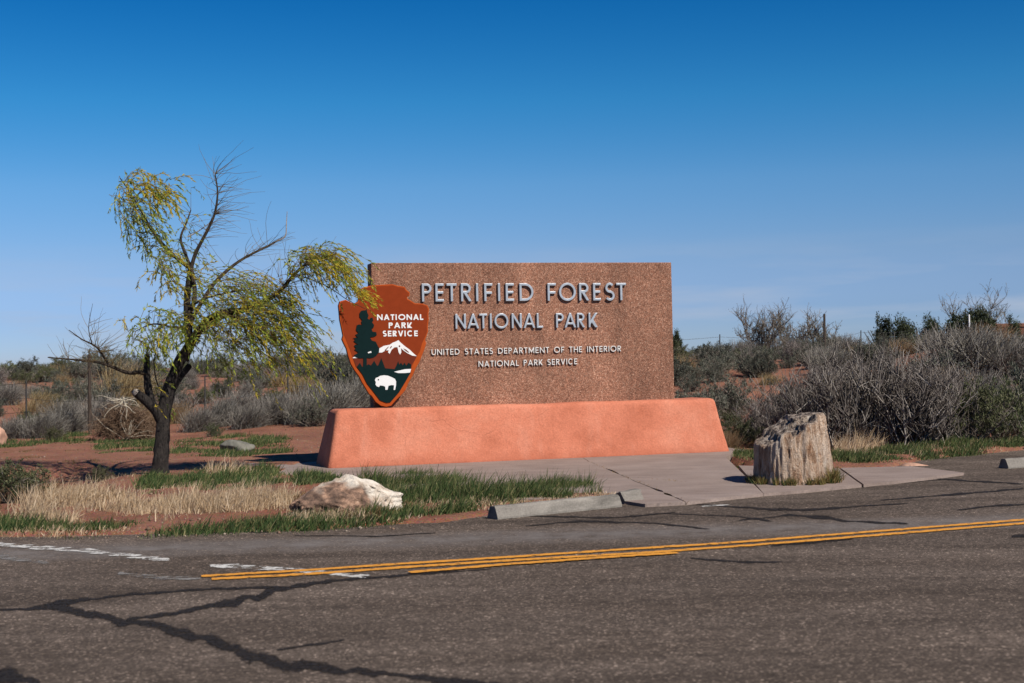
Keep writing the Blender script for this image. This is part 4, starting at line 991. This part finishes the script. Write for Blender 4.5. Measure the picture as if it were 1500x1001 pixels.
n_ = 13; P0b = np.tile([.12, -.45, .02], (n_, 1)); Db = np.stack([rng.normal(size=n_) * .75, -rng.random(n_) * .25, rng.uniform(.4, 1.2, n_)], -1)
Q = strands(P0b, Db, rng.uniform(.35, .8, n_), 7, (0, .05, .02), .22); v1 = tubes(Q, np.broadcast_to(np.linspace(.013, .004, 7)[None], (n_, 7)))
n2 = 16; Q3 = strands(np.tile([.05, -.35, .85], (n2, 1)) + rng.normal(size=(n2, 3)) * .05, np.stack([rng.normal(size=n2), -rng.random(n2) * .4, rng.normal(size=n2) * .4 - .1], -1), rng.uniform(.3, .65, n2), 7, (0, 0, -.06), .25)
v2 = tubes(Q3, np.broadcast_to(np.linspace(.011, .004, 7)[None], (n2, 7)))
Vj, Fj, mi = join([v1, v2]); ob('bleached_stems', me_from('bleached_stems', Vj, Fj, [M('tumble_pale')]), tw)
placed.append((tx_, ty_, .8))

# the slopes
def scatter(n_, px0, px1, y0, y1, table, hmin, hmax, zone, gap=.62, tries=40):
    for _ in range(n_):
        for _t in range(tries):
            px = rng.uniform(px0, px1); y = y0 + (y1 - y0) * rng.random() ** 1.25; x = px_at(px, y); h = rng.uniform(hmin, hmax)
            if y < 30 and 980 > px > 470: continue
            if all((x - a) ** 2 + (y - b) ** 2 > (gap * (h + c)) ** 2 for a, b, c in placed): break
        else: continue
        r_ = rng.random(); acc = 0
        for name, mes, pr, word, mul_ in table:
            acc += pr
            if r_ <= acc: break
        placed.append((x, y, h * .6))
        o = put(name, mes[rng.integers(len(mes))], x, y, h * mul_, h * rng.uniform(.95, 1.35))
        big = 'large ' if h > (hmin + hmax) / 2 + .1 * (hmax - hmin) else 'small '
        where = zone
        if 'left' in zone: where += ', left of the wooden post' if px < 131 else (', behind the willow' if px < 300 else ', between willow and emblem')
        elif 'right' in zone: where += ', near the sign wall' if px < 1120 else (', above the bare thicket' if px < 1390 else ', near the right edge')
        tag(o, big + word + ' ' + where, 'grass tuft' if 'grass' in name else 'bush', big + name.replace('_', ' ') + ' ' + where)
TB = [('sagebrush', SAGE, .42, 'grey-green sagebrush', 1.0), ('feathery_brush', PLUME, .14, 'pale feathery brush', .95), ('olive_shrub', OLIVE, .10, 'dark olive shrub', .8), ('dry_bunch_grass', STRAWB, .24, 'straw-coloured dry bunch grass', .8), ('bare_brush', TWIG, 1, 'bare grey-twigged brush', 1.0)]
scatter(112, -80, 560, 34.8, 60, TB, .35, .82, 'on the left slope', .55)
scatter(75, -80, 560, 58, 100, TB[:3], .7, 1.15, 'on the left skyline')
scatter(74, 985, 1560, 29.5, 52, TB, .4, .85, 'on the right slope', .56)
scatter(70, 985, 1560, 52, 95, TB[:3], .6, 1.0, 'on the right skyline')
scatter(26, 545, 985, 30, 70, TB[:3], .5, 1.0, 'behind the sign')

# junipers, bare trees on the skyline
def juniper(px, y, ztop_py, wpx, label, seed):
    x, _, zt = at(px, ztop_py, y); zb = tz(x, y); H = zt - zb; Wd = wpx * y / FPX / 2
    t = empty('juniper', (x, y, zb - .05)); tag(t, label, 'tree', 'junipers on the right skyline')
    nb = 14; P0_ = np.zeros((nb, 3)); Q = strands(P0_, np.stack([rng.normal(size=nb) * .5, rng.normal(size=nb) * .5, np.ones(nb)], -1), rng.uniform(.4, .85, nb) * H, 5, (0, 0, .02), .1)
    V1, F1 = tubes(Q, np.broadcast_to(np.linspace(.05, .015, 5)[None], (nb, 5)), 5); ob('trunk', me_from('trunk', V1, F1, [M('post_wood')]), t)
    nc = 34; c = rng.normal(size=(nc, 3)); c /= np.linalg.norm(c, axis=1, keepdims=True); c *= rng.uniform(.3, .85, (nc, 1)); c = c * [Wd, Wd, H * .46] + [0, 0, H * .52]
    c[:, 2] += H * .10 * rng.normal(size=nc); lp = c[rng.integers(0, nc, 5200)] + rng.normal(size=(5200, 3)) * [Wd * .16, Wd * .16, H * .085]
    lp[:, 2] = np.clip(lp[:, 2], .03, None); V2, F2 = leafs(lp, dirs(5200, .5, .7), rng.uniform(.06, .16, 5200), rng.uniform(.03, .06, 5200))
    cr_ = ob('crown', me_from('crown', V2, F2, [M('juniper')]), t); cr_['kind'] = 'stuff'
juniper(1292, 70, 466, 28, 'narrow dark juniper at the left end of the skyline row', 1)
juniper(1322, 69, 459, 52, 'broad dark juniper with the widest crown in the skyline row', 2)
juniper(1364, 70, 464, 44, 'lower dark juniper between the broad one and the mound', 3)
juniper(1398, 60, 468, 26, 'small dark juniper touching the left side of the mound top', 4)
juniper(1428, 58, 446, 66, 'tallest dark juniper in front of the bare tree on the mound', 5)
juniper(1484, 92, 464, 26, 'small round dark juniper beside the brown building', 6)
juniper(990, 85, 489, 20, 'small dark juniper right against the edge of the sign wall', 7)
def bare_tree(px, y, top_py, spread, label, seed, wind=0):
    x, _, zt = at(px, top_py, y); zb = tz(x, y); H = zt - zb
    t = empty('bare_tree', (x, y, zb - .05)); tag(t, label, 'tree', 'leafless trees on the right skyline')
    n0 = 9; Q = strands(rng.normal(size=(n0, 3)) * [.05, .05, 0], np.stack([rng.normal(size=n0) * spread + wind, rng.normal(size=n0) * spread, np.ones(n0)], -1), rng.uniform(.6, .9, n0) * H, 7, (0, 0, .06), .14)
    V1, F1 = tubes(Q, np.broadcast_to(np.linspace(.045, .012, 7)[None], (n0, 7)), 5); ob('trunk', me_from('trunk', V1, F1, [M('post_wood')]), t)
    k1 = 70; Q1 = strands(Q[rng.integers(0, n0, k1), rng.integers(2, 7, k1)], dirs(k1, .6, .8), rng.uniform(.2, .5, k1) * H * .8, 5, (0, 0, .03), .15)
    k2 = 520; Q2 = strands(Q1[rng.integers(0, k1, k2), rng.integers(1, 5, k2)], dirs(k2, .5, .8), rng.uniform(.08, .25, k2) * H, 4, (0, 0, .03), .18)
    Vj, Fj, mi = join([tubes(Q1, np.broadcast_to(np.linspace(.022, .011, 5)[None], (k1, 5))), tubes(Q2, np.broadcast_to(np.linspace(.011, .007, 4)[None], (k2, 4)))])
    ob('branches', me_from('branches', Vj, Fj, [M('sage_stem')]), t)
    nl = 1500; V3, F3 = leafs(Q2[rng.integers(0, k2, nl), rng.integers(1, 4, nl)] + rng.normal(size=(nl, 3)) * .05, dirs(nl), rng.uniform(.03, .06, nl), .02)
    c_ = ob('crown', me_from('crown', V3, F3, [M('olive_leaf')]), t); c_['kind'] = 'stuff'
bare_tree(1115, 62, 452, .42, 'bare grey round-topped tree, leftmost on the right skyline', 1)
bare_tree(1160, 63, 456, .40, 'bare tree with yellowish twigs right of the round-topped one', 2)
bare_tree(1192, 58, 474, .55, 'low spreading bare tree left of the tall fence post', 3, .3)
bare_tree(1430, 66, 430, .34, 'bare dark tree rising above the juniper on the mound', 4, .1)

# ------------------------------------------------------------------ fence, marker, building
fence = empty('wire_fence', (0, 0, 0)); tag(fence, 'wire fence on thin dark posts crossing the brush behind the sign', 'fence')
FP = [(-70, 34.2, 556, 0), (38, 34.2, 556, 0), (131, 33.4, 519, 1), (300, 35.0, 552, 0), (422, 36.0, 506, 0), (520, 37.5, 512, 0), (640, 39, 505, 0), (770, 41, 500, 0), (900, 43, 495, 0), (1056, 45, 490, 0), (1134, 46, 487, 0), (1210, 47, 460, 1), (1263, 48, 484, 0), (1345, 50, 480, 0), (1440, 52, 478, 0), (1560, 54, 472, 0)]
tops = []
for px, y, h, wood in FP:
    x = px_at(px, y); z = tz(x, y); h = at(px, h, y)[2] - z; r_ = .045 if wood else .02
    pp = np.array([[[x, y, z - .15], [x + .01, y, z + h * .5], [x + .02, y, z + h]]]); Vp, Fp = tubes(pp, np.array([[r_, r_, r_ * .85]]), 7)
    cap_ = [tuple(range(14, 21))]; me = me_from('post', Vp, [tuple(f) for f in Fp] + cap_, [M('post_wood' if wood else 'steel')]); ob('post', me, fence); tops.append((x + .01, y, z, h - (.75 if wood else .04)))
for fr in (.96, .70, .45):
    pts = []
    for i in range(len(tops) - 1):
        a, b = tops[i], tops[i + 1]
        for t in np.linspace(0, 1, 7)[:-1]:
            pts.append([a[0] + (b[0] - a[0]) * t, a[1] + (b[1] - a[1]) * t - .02, a[2] + (b[2] - a[2]) * t + fr * (a[3] + (b[3] - a[3]) * t) - .05 * math.sin(math.pi * t)])
    pts = np.array([pts]); Vp, Fp = tubes(pts, np.full(pts.shape[:2], .0045), 4); ob('wire', me_from('wire', Vp, Fp, [M('steel')]), fence)
x, y = px_at(1423, 40), 40.0
zt = at(1423, 461, y)[2]; z0 = tz(x, y)
def boxm(name, x0, x1, y0, y1, z0_, z1, m, bev=.01):
    bm = bmesh.new(); bmesh.ops.create_cube(bm, size=1)
    for v in bm.verts: v.co = Vector((x0 + (v.co.x + .5) * (x1 - x0), y0 + (v.co.y + .5) * (y1 - y0), z0_ + (v.co.z + .5) * (z1 - z0_)))
    if bev: bmesh.ops.bevel(bm, geom=list(bm.edges), offset=bev, segments=1, affect='EDGES')
    me = bpy.data.meshes.new(name); bm.to_mesh(me); bm.free(); me.materials.append(m); return me
o = ob('marker_post', boxm('marker_post', -.022, .022, -.015, .015, -.1, zt - z0, M('em_white'))); o.location = (x, y, z0)
tag(o, 'thin white marker post in front of the tall juniper on the mound', 'post')
by = 100.0; bx0 = px_at(1448, by); bx1 = px_at(1640, by); bz = tz(bx0 + 3, by); btop = at(1475, 474, by)[2]
bld = empty('building', (bx0, by, bz)); tag(bld, 'low flat-roofed brown adobe building on the far right skyline', 'building')
H = btop - bz
ob('wall', boxm('wall', 0, bx1 - bx0, 0, 6, -.3, H - .3, M('adobe'), .05), bld)
ob('parapet', boxm('parapet', -.08, bx1 - bx0 + .08, -.08, 6.08, H - .298, H, M('adobe'), .05), bld)
ob('chimney', boxm('chimney', .35, .85, 1.5, 2.1, H - .2, H + .45, M('roof_dark'), .03), bld)
for wxx in (1.6, 4.0, 6.5):
    f_ = ob('window', boxm('window', wxx, wxx + .8, -.03, .05, H * .35, H * .35 + .6, M('post_wood'), .01), bld); ob('pane', boxm('pane', wxx + .08, wxx + .72, -.045, -.02, H * .35 + .08, H * .35 + .52, M('pane'), .004), f_)

# ------------------------------------------------------------------ grass, weeds, pebbles
def inpoly(pts, poly):
    x, y = pts[:, 0], pts[:, 1]; ins = np.zeros(len(pts), bool); n_ = len(poly)
    for i in range(n_):
        x1, y1 = poly[i]; x2, y2 = poly[(i + 1) % n_]
        c_ = ((y1 > y) != (y2 > y)) & (x < (x2 - x1) * (y - y1) / (y2 - y1 + 1e-9) + x1); ins ^= c_
    return ins
def patch(poly, tufts, blades, h, spread, thresh=-.3, seed=0, lean=.12):
    poly = np.array([G(*p)[:2] for p in poly]); lo, hi = poly.min(0), poly.max(0)
    pts = rng.uniform(lo, hi, (tufts * 6, 2)); pts = pts[inpoly(pts, poly)]
    cl = wob(pts[:, 0] * 2.6 + seed, pts[:, 1] * 2.6, 1, 15) * .35; ok = cl + rng.normal(size=len(pts)) * .12 > thresh + .34; pts = pts[ok][:tufts]; cl = cl[ok][:tufts]
    n_ = len(pts); b = np.repeat(pts, blades, axis=0) + rng.normal(size=(n_ * blades, 2)) * spread
    hh = np.repeat(h * (.72 if h < .21 else 1) * rng.uniform(.3, 1.2, n_) * np.clip(.75 + cl * .7, .4, 1.35), blades) * rng.uniform(.5, 1.15, n_ * blades)
    P = np.stack([b[:, 0], b[:, 1], terrain(b[:, 0], b[:, 1]) - .01], -1)
    D = np.stack([rng.normal(size=len(b)) * .35 + lean, rng.normal(size=len(b)) * .35, np.ones(len(b))], -1)
    Q = strands(P, D, hh, 4, (lean, 0, -.1), .12)
    return Q
def blades_mesh(name, Qs, m, w):
    Q = np.concatenate(Qs); n_ = len(Q); T = Q[:, -1] - Q[:, 0]
    Sd = np.cross(T, rng.normal(size=(n_, 3))); Sd /= np.linalg.norm(Sd, axis=1, keepdims=True) + 1e-9
    ws = w * np.array([1, .9, .6, .08])[None, :, None] * rng.uniform(.6, 1.3, (n_, 1, 1))
    V_ = np.stack([Q - Sd[:, None] * ws / 2, Q + Sd[:, None] * ws / 2], 2).reshape(-1, 3)
    idx = np.arange(n_ * 8).reshape(n_, 4, 2)
    F_ = np.stack([idx[:, :-1, 0], idx[:, :-1, 1], idx[:, 1:, 1], idx[:, 1:, 0]], -1).reshape(-1, 4)
    return ob(name, me_from(name, V_, F_, [m]))
def stuff(o, label, cat): o['kind'] = 'stuff'; o['label'] = label; o['category'] = cat; return o
front = [patch([(520, 705), (600, 695), (640, 697), (700, 714), (800, 711), (850, 712), (890, 727), (800, 737), (720, 748), (640, 758), (585, 765), (575, 735)], 900, 24, .22, .06, -.42, 1),
         patch([(560, 702), (650, 702), (700, 716), (640, 740), (575, 745)], 200, 24, .2, .06, -.45, 2),
         patch([(700, 714), (860, 712), (880, 726), (760, 730)], 300, 24, .22, .05, -.6, 2)]
stuff(blades_mesh('green_grass', front, M('green'), .010), 'green grass between the plinth and the long parking stop', 'grass')
verge = [patch([(-60, 770), (100, 768), (300, 765), (450, 762), (580, 758), (640, 764), (560, 773), (450, 781), (300, 785), (100, 791), (-60, 794)], 520, 22, .16, .08, -.12, 5),
         patch([(540, 735), (580, 735), (582, 765), (530, 770)], 130, 24, .22, .05, -.9, 6), patch([(430, 700), (520, 700), (520, 712), (440, 722)], 160, 22, .2, .05, -.5, 8)]
stuff(blades_mesh('green_grass', verge, M('green'), .011), 'green grass along the road edge below the dry straw', 'grass')
mid = [patch([(300, 694), (400, 692), (440, 712), (330, 722), (260, 718)], 300, 24, .19, .06, -.4, 3), patch([(205, 700), (300, 694), (310, 722), (210, 730)], 190, 22, .2, .06, -.2, 4)]
stuff(blades_mesh('green_grass', mid, M('green'), .011), 'green grass around the foot of the willow', 'grass')
back = [patch([(140, 652), (230, 645), (240, 662), (150, 668)], 220, 22, .14, .08, -.5, 9), patch([(255, 650), (330, 643), (420, 648), (420, 664), (330, 674), (260, 670)], 420, 22, .14, .09, -.35, 10), patch([(-60, 648), (130, 640), (140, 652), (-60, 662)], 260, 18, .15, .08, -.1, 11)]
stuff(blades_mesh('green_grass', back, M('green'), .013), 'green grass patches on red soil behind the willow', 'grass')
right = [patch([(1052, 668), (1080, 660), (1110, 660), (1112, 680), (1075, 678)], 150, 22, .14, .05, -.9, 12), patch([(1212, 668), (1260, 668), (1350, 660), (1500, 648), (1560, 645), (1560, 658), (1420, 668), (1340, 680), (1225, 683)], 620, 24, .17, .07, -.35, 13)]
stuff(blades_mesh('green_grass', right, M('green'), .012), 'green grass under the bare thicket behind the stump', 'grass')
dry = [patch([(-60, 690), (300, 690), (430, 700), (430, 735), (-60, 748)], 190, 10, .12, .05, -.1, 31), patch([(-60, 768), (300, 764), (640, 760), (900, 732), (900, 742), (640, 770), (300, 786), (-60, 794)], 240, 12, .1, .06, -.2, 32), patch([(520, 700), (880, 712), (890, 728), (600, 762)], 260, 12, .13, .06, -.3, 33), patch([(1215, 660), (1500, 648), (1500, 662), (1230, 684)], 110, 10, .14, .06, -.3, 34), patch([(40, 742), (200, 736), (380, 728), (430, 735), (440, 762), (300, 768), (100, 772), (30, 770)], 470, 20, .215, .08, -.1, 14, .08), patch([(110, 745), (430, 735), (430, 757), (120, 763)], 260, 18, .2, .09, -.3, 15, .08),
       patch([(425, 742), (560, 745), (540, 770), (430, 772)], 190, 20, .2, .06, -.3, 16), patch([(300, 685), (350, 683), (370, 695), (310, 700)], 50, 20, .25, .05, -.9, 17), patch([(1225, 655), (1300, 650), (1310, 668), (1230, 674)], 46, 18, .35, .05, -.4, 18),
       patch([(760, 735), (880, 726), (900, 734), (740, 750)], 90, 14, .07, .06, -.4, 19)]
stuff(blades_mesh('dry_grass', dry, M('pale_straw'), .008), 'pale dry straw grass in front of the willow and boulder', 'grass')
weed = [patch([(-60, 700), (60, 705), (90, 740), (-60, 760)], 170, 20, .26, .06, -.3, 20), patch([(430, 748), (560, 748), (580, 766), (430, 772)], 120, 20, .2, .05, -.2, 21), patch([(100, 655), (300, 660), (420, 680), (200, 700), (-60, 700), (-60, 670)], 240, 10, .07, .05, .1, 22),
        patch([(1040, 640), (1130, 640), (1110, 660), (1060, 662)], 60, 16, .22, .06, -.3, 23)]
stuff(blades_mesh('brown_weeds', weed, M('weed'), .009), 'brown weeds on the bare soil and ditch bank', 'weeds')
# tufts hugging the stump
Qs = []
th = rng.uniform(math.pi * .92, math.pi * 2.08, 6000); th = th[np.sin(th * 9) + np.sin(th * 17 + 1) + np.sin(th * 31) + rng.normal(size=6000) * .4 > .35][:1500]; rr = .47 + np.abs(rng.normal(size=1500)) * .045
P = np.stack([sx0 + rr * np.cos(th), sy0 + rr * np.sin(th), np.full(1500, PADZ - .005)], -1)
stuff(blades_mesh('stump_weeds', [strands(P[:900], np.stack([rng.normal(size=900) * .4, rng.normal(size=900) * .4 - .1, np.ones(900)], -1), rng.uniform(.04, .13, 900) * (1 + .9 * (np.cos(th[:900]) > .5)), 4, (0, 0, -.1), .15)], M('weed'), .009), 'low brown weeds hugging the foot of the petrified stump', 'weeds')
stuff(blades_mesh('stump_grass', [strands(P[900:], np.stack([rng.normal(size=600) * .4, rng.normal(size=600) * .4 - .1, np.ones(600)], -1), rng.uniform(.04, .13, 600) * (1 + .7 * (np.cos(th[900:]) > .8)), 4, (0, 0, -.1), .15)], M('green'), .009), 'low green grass at the foot of the petrified stump', 'grass')
# weeds in the pad joints
def seam(a, b, n_):
    t = rng.random(n_)[:, None]; p = np.array(a)[None] * (1 - t) + np.array(b)[None] * t + rng.normal(size=(n_, 2)) * .012
    P = np.concatenate([p, np.full((n_, 1), PADZ - .03)], 1)
    return strands(P, np.stack([rng.normal(size=n_) * .6, rng.normal(size=n_) * .6, np.ones(n_)], -1), rng.uniform(.02, .07, n_), 4, (0, 0, -.1), .15)
stuff(blades_mesh('joint_weeds', [seam(j2t, j2b, 260), seam(g2(935, 700), g2(1000, 706), 60), seam(g2(650, 692), g2(655, 696), 30)], M('weed'), .007), 'tiny weeds growing in the joints of the concrete pad', 'weeds')
# pebbles
np_ = 2600
px = rng.uniform(-60, 1560, np_); pyy = rng.uniform(640, 790, np_); g = np.array([G(a, b)[:2] for a, b in zip(px, pyy)])
dE = g[:, 1] - edge_y(g[:, 0]); keep = (dE > -.35) & ((dE < .5) | (g[:, 0] < -2.9) | (g[:, 0] > 4.6)); g = g[keep]
z = np.maximum(terrain(g[:, 0], g[:, 1]), 0 * g[:, 0] + np.where(dE[keep] < .35, 0, -9)); r_ = np.abs(rng.normal(size=len(g))) * .009 + .005
oct_ = np.array([[1, 0, 0], [0, 1, 0], [-1, 0, 0], [0, -1, 0], [0, 0, .8], [0, 0, -.8]]); of = np.array([[0, 1, 4], [1, 2, 4], [2, 3, 4], [3, 0, 4], [1, 0, 5], [2, 1, 5], [3, 2, 5], [0, 3, 5]])
Vp = (np.concatenate([g, z[:, None] + r_[:, None] * .3], 1))[:, None] + oct_[None] * r_[:, None, None] * rng.uniform(.6, 1.3, (len(g), 6, 1))
Fp = (of[None] + (np.arange(len(g)) * 6)[:, None, None]).reshape(-1, 3)
stuff(ob('pebbles', me_from('pebbles', Vp.reshape(-1, 3), Fp, [M('pebble')])), 'loose pebbles strewn on the red soil and road edge', 'pebbles')
